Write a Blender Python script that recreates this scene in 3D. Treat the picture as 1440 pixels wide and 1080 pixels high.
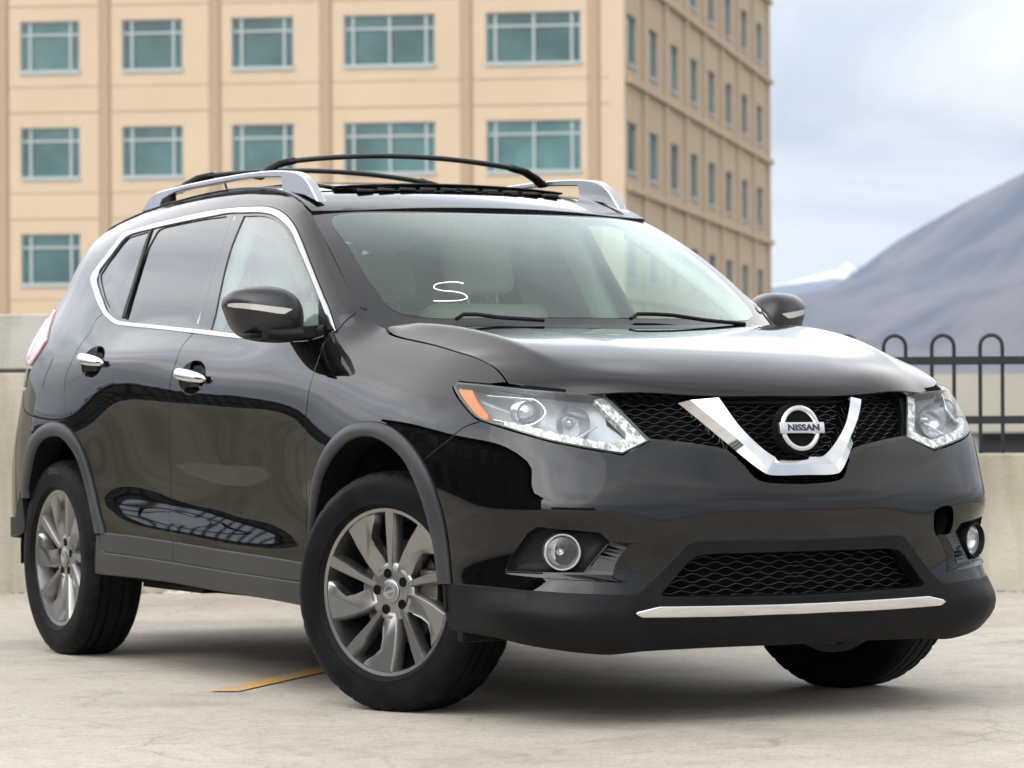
import bpy, bmesh, math, random
import numpy as np
from mathutils import Vector, Matrix
from mathutils.geometry import delaunay_2d_cdt
random.seed(7); rng = np.random.default_rng(7)
scene = bpy.context.scene
for o in list(bpy.data.objects): bpy.data.objects.remove(o)

# ---------------------------------------------------------------- camera
CAM = Vector((9.0503, -5.3138, 0.9208))
YAW, PITCH, ROLL = 2.64679, 0.006064, -0.005592
def cam_axes():
    cp, sp, cy, sy = math.cos(PITCH), math.sin(PITCH), math.cos(YAW), math.sin(YAW)
    d = Vector((cp * cy, cp * sy, sp)); r = Vector((sy, -cy, 0)); u = r.cross(d)
    cr, sr = math.cos(ROLL), math.sin(ROLL)
    return cr * r + sr * u, -sr * r + cr * u, d
CR, CU, CD = cam_axes()
cd = bpy.data.cameras.new('camera'); cam = bpy.data.objects.new('camera', cd)
scene.collection.objects.link(cam); scene.camera = cam
cam.matrix_world = Matrix(((CR.x, CU.x, -CD.x, CAM.x), (CR.y, CU.y, -CD.y, CAM.y), (CR.z, CU.z, -CD.z, CAM.z), (0, 0, 0, 1)))
cd.sensor_width = 36; cd.lens = 4697.5 / 1440 * 36
cd.clip_start = .1; cd.clip_end = 40000
cd.dof.use_dof = True; cd.dof.focus_distance = 9.9; cd.dof.aperture_fstop = 6.6
# horizontal axes of the view, used to lay out the far background in metres
FW = Vector((math.cos(YAW), math.sin(YAW), 0)); RT = Vector((math.sin(YAW), -math.cos(YAW), 0))
def far_pt(lat, depth, z=0): return Vector((CAM.x, CAM.y, 0)) + RT * lat + FW * depth + Vector((0, 0, z))

# ---------------------------------------------------------------- sky and sun
SUN_EL, SUN_AZ = math.radians(40), None
sun_from = (-FW * .84 - RT * .54).normalized() * math.cos(SUN_EL) + Vector((0, 0, math.sin(SUN_EL)))
SUN_AZ = math.atan2(sun_from.x, sun_from.y)
world = bpy.data.worlds.new('World'); scene.world = world; world.use_nodes = True
wn, wl = world.node_tree.nodes, world.node_tree.links
wn.clear()
def N(t, nodes=wn, **k):
    n = nodes.new(t)
    for a, b in k.items(): setattr(n, a, b)
    return n
out = N('ShaderNodeOutputWorld'); bg = N('ShaderNodeBackground'); bg.inputs[1].default_value = .12
sky = N('ShaderNodeTexSky', sky_type='NISHITA', sun_disc=False, sun_elevation=SUN_EL, sun_rotation=SUN_AZ,
        air_density=1.0, dust_density=1.5, ozone_density=1.0)
# overcast: cloud deck mixed over the blue sky, streaked towards the horizon
tc = N('ShaderNodeTexCoord'); sep = N('ShaderNodeSeparateXYZ'); wl.new(tc.outputs['Generated'], sep.inputs[0])
def M(op, a, b=None, c=None, nodes=wn, links=wl, clamp=False):
    n = nodes.new('ShaderNodeMath'); n.operation = op; n.use_clamp = clamp
    for i, v in enumerate((a, b, c)):
        if v is None: continue
        if isinstance(v, (int, float)): n.inputs[i].default_value = v
        else: links.new(v, n.inputs[i])
    return n.outputs[0]
zc = M('MAXIMUM', sep.outputs[2], 0.0); den = M('ADD', zc, .16)
cx = M('DIVIDE', sep.outputs[0], den); cy = M('DIVIDE', sep.outputs[1], den)
cmb = N('ShaderNodeCombineXYZ'); wl.new(cx, cmb.inputs[0]); wl.new(cy, cmb.inputs[1]); cmb.inputs[2].default_value = 3.7
n1 = N('ShaderNodeTexNoise'); n1.inputs['Scale'].default_value = 1.15; n1.inputs['Detail'].default_value = 9; n1.inputs['Roughness'].default_value = .58; n1.inputs['Distortion'].default_value = .7
n2 = N('ShaderNodeTexNoise'); n2.inputs['Scale'].default_value = .55; n2.inputs['Detail'].default_value = 4
wl.new(cmb.outputs[0], n1.inputs[0]); wl.new(cmb.outputs[0], n2.inputs[0])
r1 = N('ShaderNodeValToRGB'); wl.new(n1.outputs[0], r1.inputs[0])
e = r1.color_ramp.elements; e[0].position = .36; e[0].color = (.66, .71, .775, 1); e[1].position = .60; e[1].color = (1.08, 1.07, 1.06, 1)
m = r1.color_ramp.elements.new(.47); m.color = (.86, .89, .93, 1)
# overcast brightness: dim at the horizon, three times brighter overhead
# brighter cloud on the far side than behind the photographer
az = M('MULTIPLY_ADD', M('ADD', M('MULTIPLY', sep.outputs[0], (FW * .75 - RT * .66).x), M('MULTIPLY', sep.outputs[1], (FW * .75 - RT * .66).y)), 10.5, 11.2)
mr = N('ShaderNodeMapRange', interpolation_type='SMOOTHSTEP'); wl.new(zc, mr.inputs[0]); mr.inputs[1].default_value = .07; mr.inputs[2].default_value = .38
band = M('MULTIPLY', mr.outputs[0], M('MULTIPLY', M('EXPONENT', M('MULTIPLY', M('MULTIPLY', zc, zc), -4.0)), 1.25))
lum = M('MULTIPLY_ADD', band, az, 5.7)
# broad glow added to the sky around the sun direction, to light the facade
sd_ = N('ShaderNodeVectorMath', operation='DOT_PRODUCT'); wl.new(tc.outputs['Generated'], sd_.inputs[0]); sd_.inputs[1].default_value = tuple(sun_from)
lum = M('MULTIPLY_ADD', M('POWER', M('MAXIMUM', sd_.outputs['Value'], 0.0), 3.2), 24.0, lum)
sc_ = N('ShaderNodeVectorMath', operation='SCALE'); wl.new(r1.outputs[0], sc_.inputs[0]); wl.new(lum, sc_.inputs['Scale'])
cov = N('ShaderNodeValToRGB'); wl.new(n2.outputs[0], cov.inputs[0])
cov.color_ramp.elements[0].position = .25; cov.color_ramp.elements[0].color = (.90,) * 3 + (1,); cov.color_ramp.elements[1].position = .5
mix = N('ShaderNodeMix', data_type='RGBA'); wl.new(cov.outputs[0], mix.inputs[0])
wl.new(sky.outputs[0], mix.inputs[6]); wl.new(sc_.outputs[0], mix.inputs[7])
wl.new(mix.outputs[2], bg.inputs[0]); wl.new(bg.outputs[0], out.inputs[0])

sl = bpy.data.lights.new('sun', 'SUN'); sl.energy = 0.8; sl.angle = math.radians(90); sl.color = (1, .95, .88)
so = bpy.data.objects.new('sun', sl); scene.collection.objects.link(so)
so.rotation_euler = (-sun_from).to_track_quat('-Z', 'Y').to_euler()
so.location = (0, 0, 60)
scene.view_settings.view_transform = 'Standard'; scene.view_settings.look = 'None'
scene.view_settings.exposure = 0.45; scene.view_settings.gamma = 1.0
scene.render.engine = 'CYCLES'

# ---------------------------------------------------------------- materials
MATS = {}
def mat(name, col=(.5, .5, .5), rough=.5, metal=0., coat=0., ior=1.5, spec=.5, emit=None):
    m = bpy.data.materials.new(name); m.use_nodes = True; MATS[name] = m
    b = m.node_tree.nodes['Principled BSDF']
    b.inputs['Base Color'].default_value = (*col, 1); b.inputs['Roughness'].default_value = rough
    b.inputs['Metallic'].default_value = metal; b.inputs['IOR'].default_value = ior
    b.inputs['Coat Weight'].default_value = coat; b.inputs['Coat Roughness'].default_value = .015
    b.inputs['Specular IOR Level'].default_value = spec
    return m
def bsdf(m): return m.node_tree.nodes['Principled BSDF']
def noise_col(m, c1, c2, scale=6, detail=6, lo=.35, hi=.65, coord='Object', rough=None, bump=0, bscale=None, stretch=None):
    nt = m.node_tree; t = nt.nodes.new('ShaderNodeTexCoord'); src = t.outputs[coord]
    if stretch:
        mp = nt.nodes.new('ShaderNodeMapping'); mp.inputs['Scale'].default_value = stretch; nt.links.new(src, mp.inputs[0]); src = mp.outputs[0]
    n = nt.nodes.new('ShaderNodeTexNoise'); n.inputs['Scale'].default_value = scale; n.inputs['Detail'].default_value = detail
    nt.links.new(src, n.inputs[0])
    r = nt.nodes.new('ShaderNodeValToRGB'); r.color_ramp.elements[0].position = lo; r.color_ramp.elements[1].position = hi
    r.color_ramp.elements[0].color = (*c1, 1); r.color_ramp.elements[1].color = (*c2, 1)
    nt.links.new(n.outputs[0], r.inputs[0]); nt.links.new(r.outputs[0], bsdf(m).inputs['Base Color'])
    if rough:
        q = nt.nodes.new('ShaderNodeMapRange'); q.inputs[3].default_value, q.inputs[4].default_value = rough
        nt.links.new(n.outputs[0], q.inputs[0]); nt.links.new(q.outputs[0], bsdf(m).inputs['Roughness'])
    if bump:
        n2 = nt.nodes.new('ShaderNodeTexNoise'); n2.inputs['Scale'].default_value = bscale or scale * 4; n2.inputs['Detail'].default_value = 5
        nt.links.new(src, n2.inputs[0]); bp = nt.nodes.new('ShaderNodeBump'); bp.inputs['Strength'].default_value = bump; bp.inputs['Distance'].default_value = .02
        nt.links.new(n2.outputs[0], bp.inputs['Height']); nt.links.new(bp.outputs[0], bsdf(m).inputs['Normal'])
    return r
def glass_mat(name, tint, boost=1.0, rough=0.0, haze=0.0, hazecol=(.8, .85, .85)):
    """thin single-sheet glazing: Fresnel reflection over a tinted see-through"""
    m = bpy.data.materials.new(name); m.use_nodes = True; MATS[name] = m
    nt = m.node_tree; nt.nodes.clear(); L = nt.links
    o = nt.nodes.new('ShaderNodeOutputMaterial'); g = nt.nodes.new('ShaderNodeBsdfGlossy'); t = nt.nodes.new('ShaderNodeBsdfTransparent')
    g.inputs['Roughness'].default_value = rough; g.inputs[0].default_value = (.90, 1.0, .96, 1) if name == 'windscreen_glass' else (1, 1, 1, 1); t.inputs[0].default_value = (*tint, 1)
    ge = nt.nodes.new('ShaderNodeNewGeometry'); dt = nt.nodes.new('ShaderNodeVectorMath'); dt.operation = 'DOT_PRODUCT'
    L.new(ge.outputs['Normal'], dt.inputs[0]); L.new(ge.outputs['Incoming'], dt.inputs[1])
    c = M('ABSOLUTE', dt.outputs['Value'], nodes=nt.nodes, links=L)
    f = M('POWER', M('SUBTRACT', 1.0, c, nodes=nt.nodes, links=L, clamp=True), 5.0, nodes=nt.nodes, links=L)
    f = M('MULTIPLY_ADD', f, .96, .04, nodes=nt.nodes, links=L)
    f = M('MULTIPLY', f, 2.0 * boost, nodes=nt.nodes, links=L); f = M('DIVIDE', f, M('ADD', M('MULTIPLY', f, .5, nodes=nt.nodes, links=L), 1.0, nodes=nt.nodes, links=L), nodes=nt.nodes, links=L, clamp=True)
    mx = nt.nodes.new('ShaderNodeMixShader'); L.new(f, mx.inputs[0])
    base = t.outputs[0]
    if haze:
        d = nt.nodes.new('ShaderNodeBsdfDiffuse'); d.inputs[0].default_value = (*hazecol, 1)
        m2 = nt.nodes.new('ShaderNodeMixShader'); m2.inputs[0].default_value = haze; L.new(t.outputs[0], m2.inputs[1]); L.new(d.outputs[0], m2.inputs[2]); base = m2.outputs[0]
    L.new(base, mx.inputs[1]); L.new(g.outputs[0], mx.inputs[2]); L.new(mx.outputs[0], o.inputs[0])
    return m

# ---------------------------------------------------------------- mesh helpers
COL = scene.collection
def link(name, me, mt=None, parent=None):
    o = bpy.data.objects.new(name, me); COL.objects.link(o)
    if mt is not None:
        me.materials.clear()
        for q in (mt if isinstance(mt, (list, tuple)) else [mt]): me.materials.append(MATS[q] if isinstance(q, str) else q)
    if parent is not None: o.parent = parent
    return o
def mesh_from(name, V, Fc, smooth=False):
    me = bpy.data.meshes.new(name); me.from_pydata([tuple(map(float, v)) for v in V], [], [tuple(int(i) for i in f) for f in Fc])
    if smooth: me.polygons.foreach_set('use_smooth', [True] * len(me.polygons))
    me.update(); return me
def empty(name, loc=(0, 0, 0)):
    o = bpy.data.objects.new(name, None); COL.objects.link(o); o.location = loc; o.empty_display_size = .2; return o
def tag(o, label, cat, group=None):
    o['label'] = label; o['category'] = cat
    if group: o['group'] = group
    return o
def structure(o, kind='structure'): o['kind'] = kind; return o
class MB:
    """collects shapes into one mesh"""
    def __init__(s): s.V = []; s.F = []; s.S = []; s.mi = []; s.cur = 0
    def add(s, V, Fc, smooth=False):
        b = len(s.V); s.V += [tuple(v) for v in V]; s.F += [tuple(i + b for i in f) for f in Fc]; s.S += [smooth] * len(Fc); s.mi += [s.cur] * len(Fc); return s
    def box(s, lo, hi, M4=None, bev=0):
        bm = bmesh.new(); bmesh.ops.create_cube(bm, size=1)
        lo, hi = Vector(lo), Vector(hi)
        for v in bm.verts: v.co = Vector([(lo[i] + hi[i]) / 2 + v.co[i] * (hi[i] - lo[i]) for i in range(3)])
        if bev: bmesh.ops.bevel(bm, geom=bm.edges[:], offset=bev, segments=2, profile=.5, affect='EDGES')
        if M4 is not None: bm.transform(M4)
        bm.verts.index_update(); s.add([v.co[:] for v in bm.verts], [[v.index for v in f.verts] for f in bm.faces]); bm.free(); return s
    def tube(s, pts, r, n=8, caps=True, up=None, ry=None):
        """round (or elliptical: r across, ry along 'up') tube through pts; r may be a list"""
        pts = [Vector(p) for p in pts]; m = len(pts); rr = r if isinstance(r, (list, tuple)) else [r] * m
        V = []; prev = None
        for i, p in enumerate(pts):
            t = (pts[min(i + 1, m - 1)] - pts[max(i - 1, 0)]).normalized()
            a = Vector(up) if up is not None else (prev if prev is not None else (Vector((0, 0, 1)) if abs(t.z) < .9 else Vector((1, 0, 0))))
            a = (a - t * a.dot(t)).normalized(); b = t.cross(a); prev = a
            for k in range(n):
                th = 2 * math.pi * k / n; V.append(p + a * math.cos(th) * (ry if ry else rr[i]) + b * math.sin(th) * rr[i])
        Fc = [[i * n + k, i * n + (k + 1) % n, (i + 1) * n + (k + 1) % n, (i + 1) * n + k] for i in range(m - 1) for k in range(n)]
        s.add(V, Fc, True)
        if caps: s.add(V[:n], [list(range(n))[::-1]]); s.add(V[-n:], [list(range(n))])
        return s
    def lathe(s, prof, n=48, M4=None, smooth=True, closed=False):
        """prof: (r, h) about the local z axis"""
        V = []
        for k in range(n):
            c, q = math.cos(2 * math.pi * k / n), math.sin(2 * math.pi * k / n)
            for r, h in prof: V.append(Vector((r * c, r * q, h)))
        m = len(prof); rg = m if closed else m - 1
        Fc = [[k * m + i, ((k + 1) % n) * m + i, ((k + 1) % n) * m + (i + 1) % m, k * m + (i + 1) % m] for k in range(n) for i in range(rg)]
        if M4 is not None: V = [M4 @ v for v in V]
        return s.add(V, Fc, smooth)
    def prism(s, poly, a, b, M4=None):
        """poly in local xy, extruded from z=a to z=b"""
        n = len(poly); V = [Vector((x, y, a)) for x, y in poly] + [Vector((x, y, b)) for x, y in poly]
        if M4 is not None: V = [M4 @ v for v in V]
        return s.add(V, [list(range(n))[::-1], list(range(n, 2 * n))] + [[i, (i + 1) % n, n + (i + 1) % n, n + i] for i in range(n)])
    def mesh(s, name):
        me = bpy.data.meshes.new(name); me.from_pydata([tuple(map(float, v)) for v in s.V], [], s.F)
        me.polygons.foreach_set('use_smooth', s.S); me.polygons.foreach_set('material_index', s.mi); me.update(); return me
    def build(s, name, mt, parent=None, fix=True, angle=None):
        me = s.mesh(name)
        if fix:
            bm = bmesh.new(); bm.from_mesh(me); bmesh.ops.recalc_face_normals(bm, faces=bm.faces); bm.to_mesh(me); bm.free()
        if angle: me.set_sharp_from_angle(angle=math.radians(angle))
        return link(name, me, mt, parent)
def frame_m(o, x, y, z):
    x, y, z = Vector(x), Vector(y), Vector(z)
    return Matrix(((x.x, y.x, z.x, o[0]), (x.y, y.y, z.y, o[1]), (x.z, y.z, z.z, o[2]), (0, 0, 0, 1)))
def text_mesh(txt, size=1, depth=.0, align='CENTER', bold=0.0, xs=1.0):
    cu = bpy.data.curves.new('lettering', 'FONT'); cu.body = txt; cu.size = size; cu.extrude = depth; cu.align_x = align; cu.align_y = 'CENTER'; cu.offset = bold; cu.resolution_u = 4
    o = bpy.data.objects.new('lettering', cu); COL.objects.link(o); dg = bpy.context.evaluated_depsgraph_get(); dg.update()
    me = bpy.data.meshes.new_from_object(o.evaluated_get(dg)); bpy.data.objects.remove(o)
    for v in me.vertices: v.co.x *= xs
    return me
# ---------------------------------------------------------------- smooth surfaces of the car body
# car frame: x forward (0 = front axle), y to the car's left, z up; the surfaces are written for the
# right-hand side with Y = -y > 0 and mirrored afterwards
def nspline(xk, yk, xq):
    """natural cubic spline; yk may have trailing dims"""
    xk = np.asarray(xk, float); yk = np.asarray(yk, float); xq = np.asarray(xq, float)
    n = len(xk); h = np.diff(xk)
    A = np.zeros((n, n)); A[0, 0] = A[-1, -1] = 1
    B = np.zeros((n,) + yk.shape[1:])
    hs = h.reshape((-1,) + (1,) * (yk.ndim - 1))
    dy = np.diff(yk, axis=0) / hs
    for i in range(1, n - 1):
        A[i, i - 1] = h[i - 1]; A[i, i] = 2 * (h[i - 1] + h[i]); A[i, i + 1] = h[i]
        B[i] = 6 * (dy[i] - dy[i - 1])
    M = np.linalg.solve(A, B.reshape(n, -1)).reshape(B.shape)
    j = np.clip(np.searchsorted(xk, xq) - 1, 0, n - 2)
    t = xq - xk[j]; hj = h[j]
    ex = (...,) + (None,) * (yk.ndim - 1)
    t = t[ex]; hj = hj[ex]
    return (yk[j] + t * ((yk[j + 1] - yk[j]) / hj - hj / 6 * (2 * M[j] + M[j + 1]))
            + t * t * M[j] / 2 + t ** 3 * (M[j + 1] - M[j]) / (6 * hj))

def gblur(a, sig, axis):
    r = int(3 * sig + 1); k = np.exp(-0.5 * (np.arange(-r, r + 1) / sig) ** 2); k /= k.sum()
    a = np.moveaxis(a, axis, 0)
    lo = 2 * a[:1] - a[1:r + 1][::-1]; hi = 2 * a[-1:] - a[-r - 1:-1][::-1]
    p = np.concatenate([lo, a, hi]); o = sum(k[i] * p[i:i + len(a)] for i in range(2 * r + 1))
    return np.moveaxis(o, 0, axis)

class Table:
    """scalar table on a uniform grid, read with Catmull-Rom interpolation"""
    def __init__(s, a0, a1, b0, b1, V):
        s.a0, s.b0 = a0, b0; s.V = V; s.na, s.nb = V.shape[:2]
        s.da = (a1 - a0) / (s.na - 1); s.db = (b1 - b0) / (s.nb - 1)
    @staticmethod
    def w(t):
        return np.stack([-.5 * t + t * t - .5 * t ** 3, 1 - 2.5 * t * t + 1.5 * t ** 3,
                         .5 * t + 2 * t * t - 1.5 * t ** 3, -.5 * t * t + .5 * t ** 3])
    def __call__(s, a, b):
        fa = np.clip((np.asarray(a, float) - s.a0) / s.da, 1, s.na - 2.001)
        fb = np.clip((np.asarray(b, float) - s.b0) / s.db, 1, s.nb - 2.001)
        i = fa.astype(int); j = fb.astype(int); wa = s.w(fa - i); wb = s.w(fb - j)
        o = 0
        for p in range(4):
            for q in range(4):
                o = o + wa[p] * wb[q] * s.V[i - 1 + p, j - 1 + q]
        return o

class Surf:
    def __init__(s, f): s.f = f
    def p(s, u, v): return s.f(np.asarray(u, float), np.asarray(v, float))
    def n(s, u, v, e=2e-3):
        u = np.asarray(u, float); v = np.asarray(v, float)
        a = s.f(u + e, v) - s.f(u - e, v); b = s.f(u, v + e) - s.f(u, v - e)
        n = np.cross(a, b); n /= np.linalg.norm(n, axis=-1, keepdims=True) + 1e-12
        return n * s.sgn
    sgn = 1

# --- lower shell: plan outline (at z = 0.5) from the front centre round to the rear centre
PLAN = [(.962,-.15),(.966,0),(.962,.15),(.950,.30),(.930,.42),(.900,.55),(.855,.67),(.785,.765),(.690,.828),(.57,.868),(.42,.893),(.2,.906),
        (0,.911),(-.45,.912),(-.9,.914),(-1.6,.917),(-2.2,.922),(-2.7,.922),(-3.0,.908),(-3.25,.870),(-3.43,.805),
        (-3.55,.70),(-3.61,.55),(-3.64,.3),(-3.65,0),(-3.65,-.15)]
_pl = np.array(PLAN); _k = np.r_[0, np.cumsum(np.linalg.norm(np.diff(_pl, axis=0), axis=1))]
_k -= _k[1]
def plan(s):
    p = nspline(_k, _pl, s); e = 1e-3
    d = nspline(_k, _pl, np.asarray(s) + e) - nspline(_k, _pl, np.asarray(s) - e)
    n = np.stack([d[..., 1], -d[..., 0]], -1); n /= np.linalg.norm(n, axis=-1, keepdims=True)
    return p, n
def s_at(x=None, y=None):
    ss = np.linspace(0, _k[-2], 4000); P, _ = plan(ss)
    if x is not None: return float(ss[np.argmin(abs(P[:, 0] - x))])
    return float(ss[np.argmin(abs(P[:, 1] - y) + (P[:, 0] < -1) * 9)])
# profiles: plan station -> (z, offset along the outline normal)
PROF = [
 (s_at(y=0.0), [(.18,-.09),(.23,-.045),(.28,-.02),(.34,-.008),(.42,-.004),(.50,0),(.57,.008),(.625,.010),(.67,.002),(.72,-.016),(.78,-.042),(.84,-.068),(.90,-.090),(.95,-.112),(1.02,-.16),(1.2,-.34)]),
 (s_at(y=.30), [(.18,-.09),(.23,-.045),(.28,-.02),(.34,-.006),(.42,-.004),(.50,0),(.57,.006),(.625,.007),(.67,.000),(.72,-.018),(.78,-.046),(.84,-.076),(.90,-.106),(.95,-.135),(1.02,-.19),(1.2,-.38)]),
 (s_at(y=.53), [(.18,-.07),(.23,-.030),(.28,-.004),(.34,.006),(.42,.000),(.50,0),(.57,.004),(.625,.004),(.67,-.004),(.72,-.019),(.78,-.045),(.84,-.088),(.90,-.130),(.95,-.172),(1.02,-.24),(1.2,-.44)]),
 (s_at(y=.70), [(.18,-.06),(.23,-.026),(.28,.010),(.34,.020),(.42,.002),(.50,-.008),(.56,-.003),(.60,.010),(.63,.012),(.67,.003),(.72,-.014),(.78,-.034),(.84,-.064),(.90,-.101),(.95,-.140),(1.02,-.205),(1.2,-.40)]),
 (s_at(y=.80), [(.18,-.05),(.23,-.022),(.28,.010),(.34,.020),(.42,.002),(.50,-.006),(.56,-.001),(.60,.010),(.63,.012),(.67,.006),(.72,-.004),(.78,-.017),(.84,-.037),(.90,-.066),(.95,-.098),(1.02,-.160),(1.2,-.36)]),
 (s_at(x=.52), [(.18,-.05),(.23,-.022),(.28,-.006),(.34,.000),(.42,.000),(.50,0),(.57,.006),(.625,.010),(.67,.011),(.72,.008),(.78,.001),(.84,-.013),(.90,-.038),(.95,-.068),(1.02,-.130),(1.2,-.33)]),
 (s_at(x=.25), [(.18,-.05),(.23,-.022),(.28,-.008),(.34,-.002),(.42,.000),(.50,.002),(.57,.008),(.625,.013),(.67,.017),(.72,.019),(.78,.016),(.84,.010),(.90,-.006),(.95,-.029),(1.02,-.088),(1.08,-.155),(1.2,-.33)]),
 (s_at(x=0.0), [(.18,-.05),(.23,-.022),(.28,-.008),(.34,-.002),(.42,.000),(.50,.002),(.57,.008),(.625,.013),(.67,.018),(.72,.021),(.78,.021),(.84,.016),(.90,.004),(.95,-.013),(1.02,-.056),(1.08,-.116),(1.14,-.198),(1.2,-.30)]),
 (s_at(x=-.3), [(.18,-.05),(.23,-.022),(.28,-.008),(.34,-.002),(.42,.000),(.50,-.002),(.57,.000),(.625,.004),(.67,.009),(.72,.013),(.78,.016),(.84,.015),(.90,.009),(.95,.000),(1.02,-.024),(1.08,-.066),(1.14,-.130),(1.2,-.21)]),
 (s_at(x=-.55),[(.18,-.05),(.23,-.022),(.28,-.008),(.34,-.002),(.40,.000),(.45,-.001),(.50,-.0045),(.545,-.0065),(.60,-.007),(.68,-.004),(.76,.001),(.84,.006),(.90,.008),(.95,.005),(1.02,-.010),(1.08,-.034),(1.14,-.060),(1.2,-.085)]),
 (s_at(x=-1.0),[(.18,-.05),(.23,-.022),(.28,-.008),(.34,-.002),(.42,.000),(.48,-.003),(.53,-.009),(.57,-.0115),(.63,-.0122),(.72,-.0067),(.81,-.001),(.88,.004),(.94,.006),(.98,.004),(1.04,-.009),(1.08,-.024),(1.14,-.052),(1.2,-.078)]),
 (s_at(x=-1.6),[(.18,-.05),(.23,-.022),(.28,-.008),(.34,-.002),(.45,.000),(.51,-.003),(.56,-.011),(.605,-.0145),(.66,-.0152),(.75,-.0088),(.84,-.002),(.91,.004),(.97,.006),(1.02,.003),(1.08,-.010),(1.13,-.027),(1.18,-.051),(1.25,-.082)]),
 (s_at(x=-2.1),[(.18,-.05),(.23,-.022),(.28,-.008),(.34,-.002),(.47,.000),(.54,-.002),(.60,-.006),(.66,-.008),(.73,-.006),(.80,-.002),(.87,.002),(.94,.005),(1.01,.005),(1.07,-.001),(1.13,-.018),(1.18,-.038),(1.24,-.062),(1.32,-.10)]),
 (s_at(x=-2.6),[(.18,-.05),(.23,-.022),(.28,-.008),(.34,-.002),(.50,.002),(.57,.006),(.63,.011),(.70,.016),(.77,.020),(.84,.021),(.90,.018),(.96,.011),(1.02,.002),(1.08,-.011),(1.14,-.028),(1.20,-.050),(1.27,-.08),(1.35,-.12)]),
 (s_at(x=-3.0),[(.18,-.05),(.23,-.022),(.28,-.008),(.34,-.002),(.50,.002),(.57,.006),(.63,.010),(.70,.013),(.77,.014),(.84,.012),(.90,.007),(.96,-.001),(1.02,-.010),(1.08,-.022),(1.14,-.036),(1.20,-.054),(1.27,-.08),(1.35,-.115)]),
 (s_at(x=-3.35),[(.18,-.06),(.23,-.030),(.28,-.012),(.34,-.002),(.50,.002),(.57,.004),(.63,.003),(.70,.000),(.77,-.010),(.84,-.028),(.90,-.044),(.96,-.056),(1.02,-.066),(1.08,-.074),(1.14,-.084),(1.20,-.098),(1.27,-.12),(1.35,-.15)]),
 (s_at(x=-3.56),[(.18,-.07),(.23,-.030),(.28,-.012),(.34,-.002),(.50,.006),(.57,.006),(.63,.000),(.70,-.012),(.77,-.05),(.84,-.085),(.90,-.112),(.96,-.128),(1.02,-.138),(1.08,-.145),(1.14,-.155),(1.20,-.17),(1.27,-.195),(1.35,-.23)]),
 (s_at(x=-3.649),[(.18,-.07),(.23,-.030),(.28,-.012),(.34,-.002),(.50,.010),(.57,.010),(.63,.000),(.70,-.02),(.77,-.06),(.84,-.10),(.90,-.13),(.96,-.145),(1.02,-.155),(1.08,-.165),(1.14,-.18),(1.20,-.20),(1.27,-.23),(1.35,-.27)]),
]
S_END = float(_k[-2])
def _mkshell():
    zs = np.linspace(.16, 1.40, 311); ss = np.linspace(0, S_END, 801)
    st = np.array([p[0] for p in PROF]); cols = []
    for _, pr in PROF:
        a = np.array(pr); cols.append(nspline(a[:, 0], a[:, 1], zs))
    V = np.array(cols)                                   # stations x z
    # mirror stations so that the table is symmetric at the two centre lines
    stx = np.r_[-st[2], -st[1], st, 2 * S_END - st[-2]]; V = np.concatenate([V[2:3], V[1:2], V, V[-2:-1]])
    T = nspline(stx, V, ss)                              # s x z
    T = gblur(gblur(T, 5, 0), 2.0, 1)
    return Table(0, S_END, .16, 1.40, T)
SHELL_T = _mkshell()
def _shell(s, z):
    sc = np.clip(s, -.1, S_END + .1); P, N = plan(sc); o = SHELL_T(np.clip(s, 0, S_END), z)
    return np.stack([P[..., 0] + N[..., 0] * -o * -1, -(P[..., 1] + N[..., 1] * o), np.asarray(z) + 0 * s], -1)
SHELL = Surf(_shell); SHELL.sgn = -1

# --- greenhouse side: Y(x, z)
_gz = [1.00, 1.15, 1.30, 1.45, 1.60, 1.72]
_gy = [.896, .856, .802, .738, .664, .598]
_ztx = [-3.7, -3.4, -3.1, -2.8, -2.5, -2.25, -2.0, -1.6, -1.3, -1.02, -.8, -.58, -.35, -.1]
_ztz = [1.36, 1.46, 1.555, 1.615, 1.652, 1.672, 1.684, 1.680, 1.648, 1.573, 1.462, 1.336, 1.196, 1.03]
def cant(x): return nspline(_ztx, _ztz, np.clip(x, -3.7, -.1))
def _gh(x, z):
    x, z = np.broadcast_arrays(np.asarray(x, float), np.asarray(z, float))
    rise = .02 * np.clip(-(x + .4) / 2, -.2, 1.0)
    y = nspline(_gz, _gy, np.clip(z - rise, .95, 1.75))
    y = y - (.05 + .05 * np.clip((x + 1.05) / .7, 0, 1)) * np.exp(np.clip(-(cant(x) - z) / .035, -20, 1.0))
    y = y - .085 * np.clip(-(x + 2.4), 0, 2) ** 2 - .02 * np.clip(x + 1.0, 0, 2) ** 2 - .6 * np.clip(-(x + 2.85), 0, .4) ** 2
    return np.stack([x, -y, z], -1)
GREEN = Surf(_gh)

# --- whole body side: the shell below the belt blended into the greenhouse above it, over (s, z)
def _body(s, z):
    s, z = np.broadcast_arrays(np.asarray(s, float), np.asarray(z, float))
    A = _shell(s, np.clip(z, .16, 1.40)); x = plan(s)[0][..., 0]
    back = np.clip((-2.1 - x) / .5, 0, 1); back = back * back * (3 - 2 * back)
    lo = 1.08 + .0 * back; hi = 1.23 + .18 * back
    w = np.clip((z - lo) / (hi - lo), 0, 1); w = w * w * (3 - 2 * w)
    wx = np.clip((-.22 - x) / .28, 0, 1); w = w * wx * wx * (3 - 2 * wx)
    B = _gh(x, z)
    P = A + (B - A) * w[..., None]; P[..., 2] = z
    return P
BODY = Surf(_body); BODY.sgn = -1

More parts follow.
